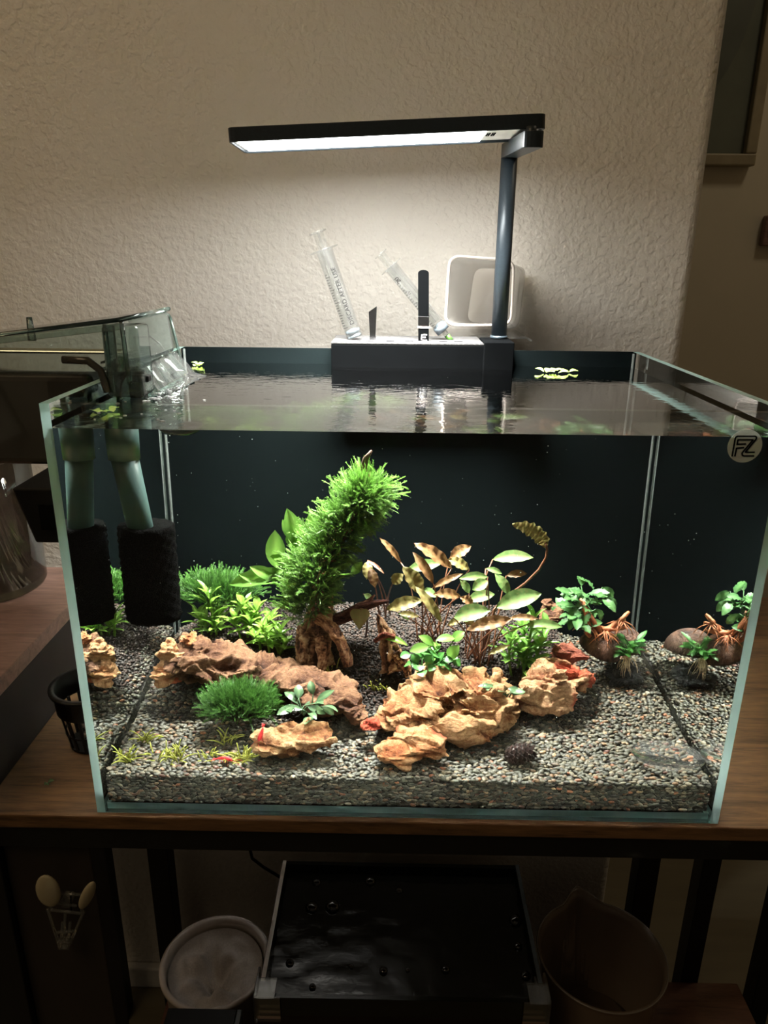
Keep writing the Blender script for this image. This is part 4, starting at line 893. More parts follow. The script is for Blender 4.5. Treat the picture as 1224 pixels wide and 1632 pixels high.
# feeding dish and floating plants
def dish():
    c = WZ(1065, 1203, .036); c[2] = H(c[0], c[1])+.0012; m = MB()
    m.lathe([(.002, 0), (.020, 0), (.026, .0035), (.0272, .0037), (.0205, -.0008), (.002, -.0008)], c, (.02, 0, 1), 40)
    tag(m.build('feeding_dish', clear_mat('dish_glass', (.985, .99, .985), 1.12, .7, 0.05, (.9, .9, .9), .05), None, True), 'round clear glass feeding dish lying on the gravel near the side glass', 'dish')
dish()
def floater(label, px, py, n, r, seed, sx=1.0):
    rn = random.Random(seed); c = PZ(px, py, WL+.0008); t = thing('floating_plant', label, 'floating plant', c)
    for i in range(n):
        q = c+np.array([rn.uniform(-1, 1)*r*2.2*sx, rn.uniform(-1, 1)*r*1.6, 0]); a = rn.uniform(0, 6); D = np.array([math.cos(a), math.sin(a), rn.uniform(0, .35)])
        m = MB(); blade(m, q, q+D*r*2, r*1.7, 0, .08, nseg=6, shape=.5, face=(0, 0, 1)); m.build('leaf', 'floater', t, True)
floater('cluster of pale green floating leaves in front of the rear glass beside the lamp post', 884, 594, 9, .0045, 51, 1.5)
floater('pair of pale floating leaves close to the front corner by the filter', 155, 654, 4, .004, 52)
floater('yellow green floating leaves at the foot of the waterfall', 310, 582, 4, .0035, 53)
def specks():
    rn = random.Random(9); m = MB(); V0, F0 = ICO[1]
    for i in range(190):
        c = np.array([rn.uniform(-.21, .21), rn.uniform(.01, .28), rn.uniform(.06, .28)]); r = rn.uniform(.00012, .00034); m.raw(V0*r+c, [tuple(f) for f in F0.tolist()])
    tag(m.build('drifting_specks', 'speck'), 'tiny pale specks drifting in the aquarium water', 'particles', kind='stuff')
specks()
c = WZ(266, 691, .2835)
tag(MB().lathe([(.0003, -.0006), (.010, -.0035), (.013, -.0008), (.013, 0), (.0003, 0)], (c[0]+.003, .018, .2835), (0, 0, 1), 32).build('feeding_ring', clear_mat('grey_disc', (.5, .55, .53), 1.4, 1, .1, (.12, .14, .14), .7), None, True), 'small dark grey disc floating at the front of the water below the filter outlet', 'disc')

# ================================================================== hang-on filter
def filt():
    yN, yF = .09, .205
    t = thing('hanging_filter', 'smoky clear hang-on filter hooked over the side glass with a waterfall outlet', 'filter', (-.27, .15, .15))
    def q(px, py, y=yN): return P(px, py, y)
    # main tank of dark smoky plastic, outside the glass
    B = [q(-70, 760), q(88, 742), None, None]; x1 = -.2275
    a = q(5, 742); zb = a[2]; zt = .305; x0 = -.345
    bot = [(x0+.012, yN, zb), (x1-.002, yN, zb), (x1-.002, yF-.01, zb), (x0+.012, yF-.01, zb)]
    top = [(x0-.02, yN-.004, zt), (x1-.0005, yN-.004, zt), (x1-.0005, yF, zt), (x0-.02, yF, zt)]
    MB().hexa(bot, top).build('filter_box', 'darksmoke', t, bevel=.006, seg=3)
    # lid of clearer plastic reaching over the rim, tilted up towards the tank
    z0 = .306; zL, zR = .333, .342; xr = q(200, 520)[0]
    tilt = roty(-.05)
    m = MB(); m.hexa([(x0-.025, yN-.006, z0), (xr, yN-.006, z0), (xr, yF, z0), (x0-.025, yF, z0)], [(x0-.022, yN-.003, zL-.012), (xr-.003, yN-.003, zR), (xr-.003, yF, zR), (x0-.022, yF, zL-.012)])
    lid = m.build('lid', 'smoke', t, bevel=.0045, seg=3)
    m = MB(); m.hexa([(x0-.028, yN-.0085, zL-.018), (xr+.0015, yN-.0085, zR-.006), (xr+.0015, yN-.0065, zR-.006), (x0-.028, yN-.0065, zL-.018)], [(x0-.028, yN-.0085, zL-.0135), (xr+.0015, yN-.0085, zR-.0015), (xr+.0015, yN-.0065, zR-.0015), (x0-.028, yN-.0065, zL-.0135)])
    m.build('lid_rim', 'smoke', lid, bevel=.0006)
    for a_, b_ in (((x0-.022, yN-.003, zL-.012), (xr-.003, yN-.003, zR)), ((xr-.003, yN-.003, zR), (xr-.003, yF, zR)), ((xr-.001, yN-.004, zR-.001), (xr, yN-.004, z0-.008)), ((xr-.0125, yN-.005, zR-.003), (xr-.0125, yN-.005, z0-.012))):
        MB().tube([a_, b_], .0016, 10).build('lid_edge', 'tubeclear', lid, True)
    kp = P(48, 518, .16); MB().tube([kp-np.array([0, 0, .012]), kp+np.array([0, 0, .006])], [.0032, .0022], 12).build('lid_knob', 'tubeclear', lid, True)
    MB().tube([P(100, 573, .085), P(140, 575, .085), P(160, 590, .085), P(172, 625, .085)], [.0028]*4, 10).build('water_guide', 'darksmoke', t, True)
    MB().box((x1-.033, yN-.003, .285), (x1-.001, yN+.03, .2995)).build('media_tray', 'blackplastic', t, bevel=.002)
    # pump housing inside the tank and intake pipe
    xi = W(196, 700, .10)[0]
    MB().tube([(xi, .10, .270), (xi-.001, .10, .305)], [.0115, .0110], 24).build('pump_housing', 'tubeclear', t, True)
    MB().box((xi-.013, .086, .288), (xi+.0125, .114, .338)).build('pump_chamber', 'smoke', t, bevel=.003, seg=3)
    MB().tube([(xi-.0005, .10, .272), (xi-.0005, .10, .247)], [.0118, .0112], 24).build('pipe_collar', 'tube', t, True)
    pa = np.array([xi-.0005, .10, .25]); pb = W(238, 905, .105)
    MB().tube([pa, pb], [.0098, .0092], 24).build('intake_pipe', 'tube', t, True)
    ca = W(232, 836, .105); cb = W(246, 985, .105); n = 40; fn = lambda i, th: 1+.035*math.sin(9*th+i*2.1)+.03*math.sin(17*th-i*1.3)
    k = 26; pts = [ca+(cb-ca)*i/(k-1) for i in range(k)]; r = .0205
    MB().tube([ca+(cb-ca)*.03]+pts+[cb+(cb-ca)*.01], [.009]+[r*.97]+[r]*(k-2)+[r*.96]+[.006], 48, fn=fn).build('intake_sponge', 'sponge', t, True)['label'] = 'black foam sponge on the intake'
    # clip, motor
    bc = P(220, 612, .105); MB().box(bc-np.array([.006, .004, .010]), bc+np.array([.003, .004, .002])).build('clip', 'blackplastic', t, bevel=.001)
    bc = P(222, 606, .10); MB().box(bc-np.array([.004, .004, .001]), bc+np.array([.008, .004, .004])).build('clip', 'blackplastic', t, bevel=.001)
    f0 = P(20, 768, .075); f1 = P(95, 866, .075)
    x0m = f0[0]; zt = f0[2]-.004; zbm = f1[2]
    m = MB(); m.hexa([(x0m+.010, .075, zbm), (x1-.003, .075, zbm), (x1-.003, .125, zbm), (x0m+.010, .125, zbm)], [(x0m, .072, zt), (x1-.003, .072, zt), (x1-.003, .13, zt), (x0m, .13, zt)]); mo = m.build('motor', 'blackplastic', t, bevel=.0015)
    MB().box((x1-.03, .095, zt), (x1-.006, .12, zb+.001)).build('motor_neck', 'blackplastic', t)
    m = MB(); m.box((x0m+.018, .0708, zbm+.012), (x1-.006, .0716, zt-.012)); m.build('motor_label', 'ink', mo)
    # spout: far clear cheek and near cheek
    yA, yB = .118, .215
    for y, pts in ((yB, [(205, 512), (262, 497), (271, 505), (294, 596), (205, 610)]),):
        fr = [P(x, yy, y) for x, yy in pts]; bk = [p+np.array([0, .0018, 0]) for p in fr]; n = len(fr)
        m = MB(); m.raw(fr+bk, [tuple(range(n)), tuple(range(2*n-1, n-1, -1))]+[(i, n+i, n+(i+1) % n, (i+1) % n) for i in range(n)]); m.build('spout_cheek', 'smoke', t)
        for a, b in ((1, 2), (2, 3), (0, 1)): MB().tube([fr[a], fr[b]], .0013, 8).build('cheek_rim', 'tubeclear', t, True)
    MB().tube([P(213, 538, yB-.003), P(240, 536, yB-.003), P(255, 548, yB-.003), P(283, 590, yB-.003)], [.001]*4, 8).build('cheek_rib', 'darksmoke', t, True)
    # spout plate under the falling water
    prof = [(-.232, .309), (-.222, .3105), (-.212, .308), (-.204, .302), (-.198, .294), (-.194, .288)]
    v = [(x, y, z) for y in (yA, yB-.001) for x, z in prof]+[(x, y, z-.0015) for y in (yA, yB-.001) for x, z in prof]; n = len(prof); f = []
    for i in range(n-1): f += [(i, i+1, n+i+1, n+i), (2*n+i, 3*n+i, 3*n+i+1, 2*n+i+1), (i, 2*n+i, 2*n+i+1, i+1), (n+i, n+i+1, 3*n+i+1, 3*n+i)]
    f += [(0, n, 3*n, 2*n), (n-1, 3*n-1, 4*n-1, 2*n-1)][:1]
    MB().raw(v, f).build('spout', 'smoke', t, True)
    # the falling water
    v = []; nx, ny = 30, 44; pf = [(-.230, .3125), (-.220, .3135), (-.210, .3105), (-.202, .304), (-.196, .296), (-.190, .288), (-.180, .2852)]
    def pp(u):
        u *= len(pf)-1; i = min(len(pf)-2, int(u)); s = u-i; return [pf[i][k]+(pf[i+1][k]-pf[i][k])*s for k in (0, 1)]
    for j in range(ny+1):
        for i in range(nx+1):
            u = i/nx; w_ = j/ny; x, z = pp(u); y = yA+.002+(yB-yA-.006)*w_
            rp = .00055*u*(math.sin(w_*31+u*2)+.6*math.sin(w_*67+u*4))+.0006*math.sin(u*11+w_*7)*u
            v.append((x+rp+.006*u*(w_-.5), y, z+rp*.9))
    f = [(j*(nx+1)+i, j*(nx+1)+i+1, (j+1)*(nx+1)+i+1, (j+1)*(nx+1)+i) for j in range(ny) for i in range(nx)]
    o = MB().raw(v, f).build('falling_water', clear_mat('falling_water', (.80, .81, .80), 1.6, 1.0, .03, (.7, .72, .72), .04), None, True)
    tag(o, 'curved sheet of water pouring from the filter spout into the aquarium', 'water', kind='stuff')
    rn = random.Random(5); m = MB(); V0, F0 = ICO[1]
    for i in range(46):
        c = np.array([-.19+rn.gauss(0, .006), rn.uniform(.09, .15), WL+.0004]) if i < 26 else np.array([rn.uniform(-.215, -.15), rn.uniform(.02, .1), WL+.0003]); r = rn.uniform(.0004, .0012)
        m.raw(V0*np.array([r*1.8, r, r*.6])+c, [tuple(ff) for ff in F0.tolist()])
    tag(m.build('foam_bubbles', clear_mat('foam', (.9, .9, .9), 1.5, 1, .05, (.95, .95, .95), .5), None, True), 'white foam bubbles where the waterfall meets the surface', 'bubbles', kind='stuff')
filt()

# ================================================================== lamp
def lamp():
    t = thing('aquarium_lamp', 'slim black aquarium lamp with bright white underside on a bent black post', 'lamp', (.0935, .31, .30))
    px = P(797, 500, .308)[0]
    zc = .2
    A = P(362, 214.5, .2); Bp = P(871, 192, .2); L = np.linalg.norm(Bp-A); ang = math.atan2(Bp[2]-A[2], Bp[0]-A[0]); c = (A+Bp)/2+np.array([0, .034, 0]); hh = .0052; hd = .034
    R = np.array([[math.cos(ang), 0, -math.sin(ang)], [0, 1, 0], [math.sin(ang), 0, math.cos(ang)]])
    def pt(x, y, z): return c+R@np.array([x, y, z])
    rad = .006; pr = []
    for cx_, cy_, a0 in ((L/2-rad, hd-rad, 0), (-L/2+rad, hd-rad, PI/2), (-L/2+rad, -hd+rad, PI), (L/2-rad, -hd+rad, 3*PI/2)):
        for i in range(7): a = a0+PI/2*i/6; pr.append((cx_+rad*math.cos(a), cy_+rad*math.sin(a)))
    n = len(pr)
    # housing: a shallow tray open below
    v = [pt(x, y, hh) for x, y in pr]+[pt(x, y, -hh) for x, y in pr]+[pt(x*.985, y*.93, -hh) for x, y in pr]+[pt(x*.985, y*.93, -hh+.0022) for x, y in pr]
    f = [tuple(range(n))]+[(n+i, n+(i+1) % n, (i+1) % n, i) for i in range(n)]+[(2*n+i, 2*n+(i+1) % n, n+(i+1) % n, n+i) for i in range(n)]+[(3*n+i, 3*n+(i+1) % n, 2*n+(i+1) % n, 2*n+i) for i in range(n)]
    MB().raw(v, f).build('housing', 'lampblack', t, bevel=.0004)
    x_led = -L/2+L*.845
    v = [pt(x*.985, y*.93, -hh+.0021) for x, y in pr]+[pt(x*.985, y*.93, -hh+.0026) for x, y in pr]
    f = [tuple(range(n-1, -1, -1)), tuple(range(n, 2*n))]+[(i, (i+1) % n, n+(i+1) % n, n+i) for i in range(n)]
    up = MB().raw(v, f).build('underside_plate', 'lampwhite', t)
    a0, a1 = -L/2+.005, -L/2+L*.82
    lo = (a0, -hd*.88, -hh+.0012); hi = (a1, hd*.88, -hh+.0019)
    b = [pt(lo[0], lo[1], lo[2]), pt(hi[0], lo[1], lo[2]), pt(hi[0], hi[1], lo[2]), pt(lo[0], hi[1], lo[2])]; tp = [pt(lo[0], lo[1], hi[2]), pt(hi[0], lo[1], hi[2]), pt(hi[0], hi[1], hi[2]), pt(lo[0], hi[1], hi[2])]
    MB().hexa(b, tp).build('led_diffuser', 'led', up)
    # maker's little mark on the underside
    m = MB()
    for dx, dy in ((0, 0), (.0042, 0), (0, .006), (.0042, .006)):
        q0 = pt(x_led-.004+dx, -.008+dy*1.4, -hh+.0018)
        for (ax_, ay, bx, by) in ((0, 0, .003, .0011), (0, .0055, .003, .0066), (0, .0011, .0009, .0055), (.0021, .0011, .003, .0055)):
            p0 = [q0+R@np.array([ax_, ay, 0]), q0+R@np.array([bx, ay, 0]), q0+R@np.array([bx, by, 0]), q0+R@np.array([ax_, by, 0])]
            m.hexa([p-np.array([0, 0, .0001]) for p in p0], [p+np.array([0, 0, .0002]) for p in p0])
    m.build('marking', 'ink', up)
    # the light it gives
    l = area('led_light', pt((a0+a1)/2, 0, -hh-.0006), (a1-a0, hd*1.6), 0.85, (1.0, .97, .90)); l.rotation_euler = Matrix(R.tolist()).to_euler(); l.parent = t; l.location = tuple(pt((a0+a1)/2, 0, -hh-.0004)-np.array(t.location))
    l2 = area('led_light', (0, 0, 0), (a1-a0, hd*1.6), 9.3, (1.0, .985, .93), spread=math.radians(94)); l2.rotation_euler = l.rotation_euler; l2.parent = t; l2.location = tuple(pt((a0+a1)/2, 0, -hh-.0008)-np.array(t.location))
    # post and arm
    top = P(803, 252, .308)[2]
    MB().tube([(px, .308, .312), (px, .308, top)], [.0075, .0075], 32).build('post', 'lampblack', t, True)
    MB().tube([(px, .308, .3105), (px, .308, .3135)], [.0085, .0085], 32).build('post_collar', 'lampblack', t, True)
    e0 = P(850, 222, .185)
    d = np.array([px-e0[0], .308-e0[1], 0]); az = math.atan2(d[1], d[0]); Ln = np.linalg.norm(d); zA = e0[2]; hw = .0075; pr = []
    s = unit([-d[1], d[0], 0]); u = unit(d); cA = np.array([e0[0], e0[1], 0])
    for i in range(9): a = PI/2+PI*i/8; pr.append(cA+u*hw*math.cos(a)*.6+s*hw*math.sin(a))
    for i in range(9): a = -PI/2+PI*i/8; pr.append(cA+u*(Ln+hw*math.cos(a))+s*hw*math.sin(a))
    n = len(pr); zlo = lambda p: zA-.0062+(top-.001-zA+.0)*0*1
    slope = (top+.0058-zA)/Ln
    def zz(p): return zA+slope*((p-cA)@u)*1.0
    v = [np.array([p[0], p[1], zz(p)-.0058]) for p in pr]+[np.array([p[0], p[1], zz(p)+.0058]) for p in pr]
    f = [tuple(range(n-1, -1, -1)), tuple(range(n, 2*n))]+[(i, (i+1) % n, n+(i+1) % n, n+i) for i in range(n)]
    MB().raw(v, f).build('arm', 'lampblack', t, bevel=.0005)
    # short riser from the arm to the housing
    MB().tube([e0+np.array([0, .012, .003]), np.array([e0[0], e0[1]+.012, pt(L/2-.01, -.02, -hh)[2]+.001])], [.004, .004], 16).build('hinge', 'lampblack', t, True)
    # clamp over the rear rim
    xa = P(772, 560, .27)[0]; xb = P(820, 560, .27)[0]
    m = MB(); m.box((xa, .272, .280), (xb, .2936, .3105)); m.box((xa, .2937, .3015), (xb, .3195, .3105)); m.box((xa, .3022, .280), (xb, .3195, .3014))
    m.build('clamp', 'rack', t, bevel=.0008)
lamp()

# ================================================================== tool holder, syringes, tweezers, tub
HZ = .3085
def holder():
    xa = P(528, 560, .28)[0]; xb = P(771, 560, .28)[0]
    t = thing('tool_holder', 'black rack clipped over the rear glass rim holding syringes and tools', 'holder', ((xa+xb)/2, .30, .30))
    MB().box((xa, .278, .2815), (xb, .2936, .3065)).build('front_plate', 'rack', t, bevel=.0008)
    m = MB(); x = xa; holes = [P(555, 546, .312)[0], P(592, 546, .312)[0], P(640, 546, .312)[0], P(700, 546, .312)[0]]
    m.box((xa, .278, .3067), (xb, .345, HZ)); m.build('top_tray', 'racktop', t, bevel=.0005)
    m = MB()
    for hx in [P(x_, 549, .295)[0] for x_ in (575, 590, 622, 652, 706, 730)]: m.box((hx-.004, .289, HZ), (hx+.004, .293, HZ+.0003))
    m.build('slots', 'ink', t)
    MB().box((xb-.036, .3455, .3067), (xb+.052, .432, HZ)).build('rear_shelf', 'acrylic', t)
    MB().box((xb+.0505, .3200, .3067), (xb+.052, .3454, HZ)).build('shelf_arm', 'acrylic', t)
    MB().box((xa, .3022, .2815), (xb, .3075, .3065)).build('rear_plate', 'blackplastic', t)
holder()
def text_on_barrel(txt, size, p0, ax, side, nrm, r, start, shift, t, name='printing'):
    cu = bpy.data.curves.new('txt', 'FONT'); cu.body = txt; cu.size = size; cu.resolution_u = 3
    o = bpy.data.objects.new('txt', cu); C.objects.link(o); dg = bpy.context.evaluated_depsgraph_get()
    me = bpy.data.meshes.new_from_object(o.evaluated_get(dg)); bpy.data.objects.remove(o)
    v = []
    for q in me.vertices:
        th = (q.co.y+shift)/r
        v.append(p0+ax*(start+q.co.x)+r*1.012*(math.sin(th)*side+math.cos(th)*nrm))
    MB().raw(v, [tuple(p.vertices) for p in me.polygons]).build(name, 'ink', t)
def syringe(label, bot, top, y, r, barrel=(0.0, .78), pl=.08, rings=True, nozzle=False, text=None, ticks=(.1, .62)):
    a = P(*bot, y); b = P(*top, y); 
    if not nozzle: a[2] = max(a[2], HZ+.001)
    ax = unit(b-a); L = np.linalg.norm(b-a); t = thing('syringe', label, 'syringe', a)
    side = unit(np.cross(ax, [0, -1, 0])); nrm = unit(np.cross(side, ax)); nrm = nrm if nrm[1] < 0 else -nrm
    s0 = barrel[0]*L; s1 = barrel[1]*L
    MB().lathe([(r*.97, s0), (r, s0+.001), (r, s1-.001), (r*1.0, s1), (r*.9, s1), (r*.9, s0+.001)], a, ax, 32).build('barrel', 'syringe', t, True)
    m = MB(); m.lathe([(r*1.0, s1-.0012), (r*1.75, s1-.001), (r*1.75, s1), (r*1.0, s1+.0002)], a, ax, 24); m.build('finger_flange', 'syringe', t, True)
    m = MB()                                               # cross-shaped plunger rod
    for e in (side, nrm):
        w_ = e*r*.62; th = np.cross(ax, e)*r*.09; p, q = a+ax*(s0+.012), a+ax*(L-.001)
        m.hexa([p-w_-th, p+w_-th, p+w_+th, p-w_+th], [q-w_-th, q+w_-th, q+w_+th, q-w_+th])
    pg = m.build('plunger', 'syringe', t)
    MB().lathe([(.0002, L-.0012), (r*1.05, L-.0012), (r*1.05, L), (.0002, L)], a, ax, 24).build('thumb_rest', 'syringe', pg, True)
    m = MB(); m.lathe([(.0002, s0+.001), (r*.88, s0+.001), (r*.9, s0+.003), (r*.78, s0+.0035), (r*.78, s0+.005), (r*.9, s0+.0055), (r*.9, s0+.0085), (.0002, s0+.010)], a, ax, 28); m.build('stopper', 'rubber', pg, True)
    if nozzle:
        m = MB(); m.lathe([(.0004, -.011), (.0022, -.011), (.003, s0), (.0004, s0)], a, ax, 16); m.build('nozzle', 'syringe', t, True)
        MB().lathe([(.0003, -.0125), (.0024, -.0125), (.0027, -.005), (.0003, -.005)], a, ax, 16).build('algae_plug', 'mossdark', t, True)['label'] = 'green residue in the nozzle'
        MB().lathe([(r*1.02, s0+.0005), (r*1.06, s0+.0005), (r*1.06, s0+.0075), (r*1.02, s0+.0075)], a, ax, 28, closed=True).build('end_cap', 'rubber', t, True)
    m = MB(); n = 22
    for i in range(n):
        z = L*ticks[0]+(ticks[1]-ticks[0])*L*i/(n-1); lw = .9 if i % 5 else 1.35; rr = r*1.012
        th0 = -1.15; K = 4; v = []
        for k in range(K+1):
            th = th0+lw*.62*k/K
            for dz in (-.00018, .00018): v.append(a+ax*(z+dz)+rr*(math.sin(th)*(-side)*-1*1+math.cos(th)*nrm))
        m.raw(v, [(2*k, 2*k+2, 2*k+3, 2*k+1) for k in range(K)])
    m.build('scale_marks', 'ink', t)
    if text:
        for tx, size, st, sh in text: text_on_barrel(tx, size, a, ax, -side, nrm, r, st*L, sh, t)
    return t
syringe('large upright clear syringe reading DISCARD AFTER USE, tilted on the rack', (566, 547), (506, 369), .305, .0079, (0, .84), text=[('DISCARD AFTER USE', .0060, .13, -.0048)], ticks=(.12, .62))
syringe('clear syringe leaning sharply behind the steel tweezers, green residue in its tip', (707, 528), (606, 404), .312, .0066, (0, .84), nozzle=True, text=[('20', .0062, .66, .001), ('15', .004, .50, .001), ('10', .004, .36, .001), ('5', .004, .21, .001)], ticks=(.12, .72))
def tools():
    y = .298; c = P(675, 548, y); s = np.linalg.norm(P(685, 500, y)-P(675, 500, y))/10
    t = thing('tweezers', 'dark steel tweezers standing upright in the rack before the leaning syringe', 'tweezers', (c[0], y, HZ))
    def bar(p0, p1, w_, name, mt, th=.0012, rnd_=False, yy=y):
        a = P(*p0, yy); b = P(*p1, yy); hw = w_*s/2; pr = [(a[0]-hw, a[2]), (a[0]+hw, a[2])]
        if rnd_: pr += [(b[0]+hw*math.cos(k*PI/8), b[2]-hw*.6+hw*.6*math.sin(k*PI/8)) for k in range(9)]
        else: pr += [(b[0]+hw, b[2]), (b[0]-hw, b[2])]
        n = len(pr); v = [(x, yy-th, z) for x, z in pr]+[(x, yy+th, z) for x, z in pr]
        MB().raw(v, [tuple(range(n)), tuple(range(2*n-1, n-1, -1))]+[(i, n+i, n+(i+1) % n, (i+1) % n) for i in range(n)]).build(name, mt, t, bevel=.0002)
    bar((675, 546), (675, 430), 17, 'handle', 'rack', rnd_=True)
    bar((675, 521), (675, 504), 17.6, 'handle_band', 'steel', .0014)
    bar((675, 523), (675, 520), 19, 'white_ring', 'cupwhite', .0017)
    m = MB()
    for i in range(3):
        q = P(677, 533+i*4.4, y-.0015); m.box((q[0]-.0018, y-.0014, q[2]-.0008), (q[0]+(.0022 if i != 1 else .0008), y-.0013, q[2]+.0003))
    q = P(672, 538, y); m.box((q[0]-.0005, y-.0014, q[2]-.002), (q[0]+.0004, y-.0013, q[2]+.003)); m.build('engraving', 'lampwhite', t)
    t2 = thing('steel_blade', 'narrow slanted steel blade sticking up from the rack beside the upright syringe', 'tool', (P(595, 547, .3)[0], .3, HZ))
    pr = [P(590, 547, .3), P(598, 547, .3), P(600.5, 488, .3), P(587.5, 497, .3)]; bk = [p+np.array([0, .0008, 0]) for p in pr]
    MB().raw(pr+bk, [(0,1,2,3),(7,6,5,4),(0,4,5,1),(1,5,6,2),(2,6,7,3),(3,7,4,0)]).build('blade', 'steel', t2)
    MB().box((P(589, 547, .3)[0], .2995, HZ), (P(599, 547, .3)[0], .3015, HZ+.0035)).build('shank', 'steel', t2)
tools()
def tub():
    t = thing('plastic_tub', 'white translucent plastic tub lying behind the lamp post, opening towards the viewer', 'tub', P(765, 540, .37))
    yf, yr = .34, .425
    F = [P(709, 541, yf), P(812, 541, yf), P(817, 440, yf), P(716, 433, yf)]
    K = [P(738, 537, yr), P(824, 546, yr), P(837, 447, yr), P(752, 445, yr)]
    lift = max(0, HZ+.0008-min(p[2] for p in F+K)); F = [p+np.array([0, 0, lift]) for p in F]; K = [p+np.array([0, 0, lift]) for p in K]
    def rr(q, y, s=1.0, n=7, rad=.17):
        c = sum(q)/4; q = [c+(p-c)*s for p in q]; out = []
        for i in range(4):
            p, a, b = q[i], q[i-1], q[(i+1) % 4]; 
            for k in range(n):
                u = k/(n-1); out.append((1-u)**2*(p+(a-p)*rad)+2*u*(1-u)*p+u*u*(p+(b-p)*rad))
        return [np.array([v[0], y, v[2]]) for v in out]
    rings = [rr(F, yf), rr([(f*.5+k*.5) for f, k in zip(F, K)], (yf+yr)/2, .99), rr(K, yr-.004), rr(K, yr, .93), rr(K, yr-.0018, .9), rr(K, yr-.006, .95), rr([(f*.5+k*.5) for f, k in zip(F, K)], (yf+yr)/2, .965), rr(F, yf, .975)]
    n = len(rings[0]); v = sum(rings, []); f = [(r*n+i, r*n+(i+1) % n, (r+1)*n+(i+1) % n, (r+1)*n+i) for r in range(7) for i in range(n)]
    f = [q for q in f if not (3*n <= q[0] < 4*n)] + [tuple(3*n+i for i in range(n)), tuple(4*n+n-1-i for i in range(n))]
    MB().raw(v, f).build('tub_wall', 'tub', t, True)
    q = rr(F, yf-.0005, 1.012); MB().tube(q+[q[0]], .0013, 8, cap=False).build('rim', 'cupwhite', t, True)
tub()

# ================================================================== jar, net cup and small things by the tank
def jar():
    a = P(-70, 930, .20); b = PZ(64, 935, .0805); r = .052; c = np.array([b[0]-r+.001, b[1]+.004, .0805])
    t = thing('glass_jar', 'clear glass jar with murky green water on the red brown cabinet', 'jar', c)
    h = .128
    MB().lathe([(.0003, 0), (r*.96, 0), (r, .004), (r, h), (r-.0022, h), (r-.0022, .0075), (.0003, .006)], c, n=48).build('jar_wall', 'jarglass', t, True)
    MB().lathe([(.0003, .0077), (r-.0026, .0077), (r-.0026, .083), (.0003, .083)], c, n=48).build('murky_water', 'jarwater', t, True)
    rn = random.Random(8); m = MB()
    for i in range(150):
        u = rn.uniform(0, 6.28); q = c+np.array([math.cos(u)*rn.uniform(0, .042), math.sin(u)*rn.uniform(0, .042), rn.uniform(.009, .045)]); frond(m, q, [rn.gauss(0, 1), rn.gauss(0, 1), 1], .014, 0, rn)
    tag(m.build('algae', 'bucedark', t), 'murky green plants in the jar', None, kind='stuff')
jar()
def net_cup():
    c = PZ(128, 1196, 0.0); r0, r1, h = .019, .0275, .054; c = np.array([-.259, .085, .0004])
    t = thing('net_cup', 'black slotted plastic plant basket standing on the table against the aquarium side', 'basket', c)
    m = MB(); m.lathe([(r1+.003, h), (r1+.003, h-.002), (r1-.0002, h-.0025), (r1-.001, h-.020), (r1-.0022, h-.020), (r1-.0014, h)], c, n=40, closed=True); m.build('rim', 'blackplastic', t, True)
    for i in range(16):
        a = 2*PI*i/16; o = np.array([math.cos(a), math.sin(a), 0]); s = np.array([-math.sin(a), math.cos(a), 0])*.0012
        p, q = c+o*r0, c+o*(r1-.0028)+np.array([0, 0, h-.019]); MB().hexa([p-s-o*.0006, p+s-o*.0006, p+s+o*.0006, p-s+o*.0006], [q-s-o*.0006, q+s-o*.0006, q+s+o*.0006, q-s+o*.0006]).build('slat', 'blackplastic', t)
    MB().lathe([(.004, 0), (r0+.001, 0), (r0+.001, .002), (.004, .002)], c, n=32, closed=True).build('base', 'blackplastic', t)
    zr = r0+(r1-.0028-r0)*.40; MB().lathe([(zr-.0005, .014), (zr+.001, .014), (zr+.001, .0155), (zr-.0005, .0155)], c, n=32, closed=True).build('hoop', 'blackplastic', t)
    m = MB(); V0, F0 = ICO[2]; rn = random.Random(4)
    for i in range(40): 
        a = rn.uniform(0, 6.3); rr_ = rn.uniform(0, .014); m.raw(V0*np.array([.003, .0025, .0022])*rn.uniform(.8, 1.2)+c+np.array([math.cos(a)*rr_, math.sin(a)*rr_, .0048+rn.uniform(0, .005)]), [tuple(f) for f in F0.tolist()])
    tag(m.build('pebbles', mat('dim_pebbles', [lin(130, 112, 100)], 200, .6), t, True), None, None, kind='stuff')
net_cup()
def debris(label, px, py, seed, sc_=1.0):
    c = PZ(px, py, .0006); rn = random.Random(seed); m = MB()
    for i in range(3): a = rn.uniform(0, 6); blade(m, c, c+np.array([math.cos(a), math.sin(a)*.6, .1])*.006*sc_, .003*sc_, 0, .3, nseg=4)
    tag(m.build('leaf_scrap', 'bucedark'), label, 'leaf scrap')
debris('small curled green plant scrap on the bare table top', 76, 1248, 1)

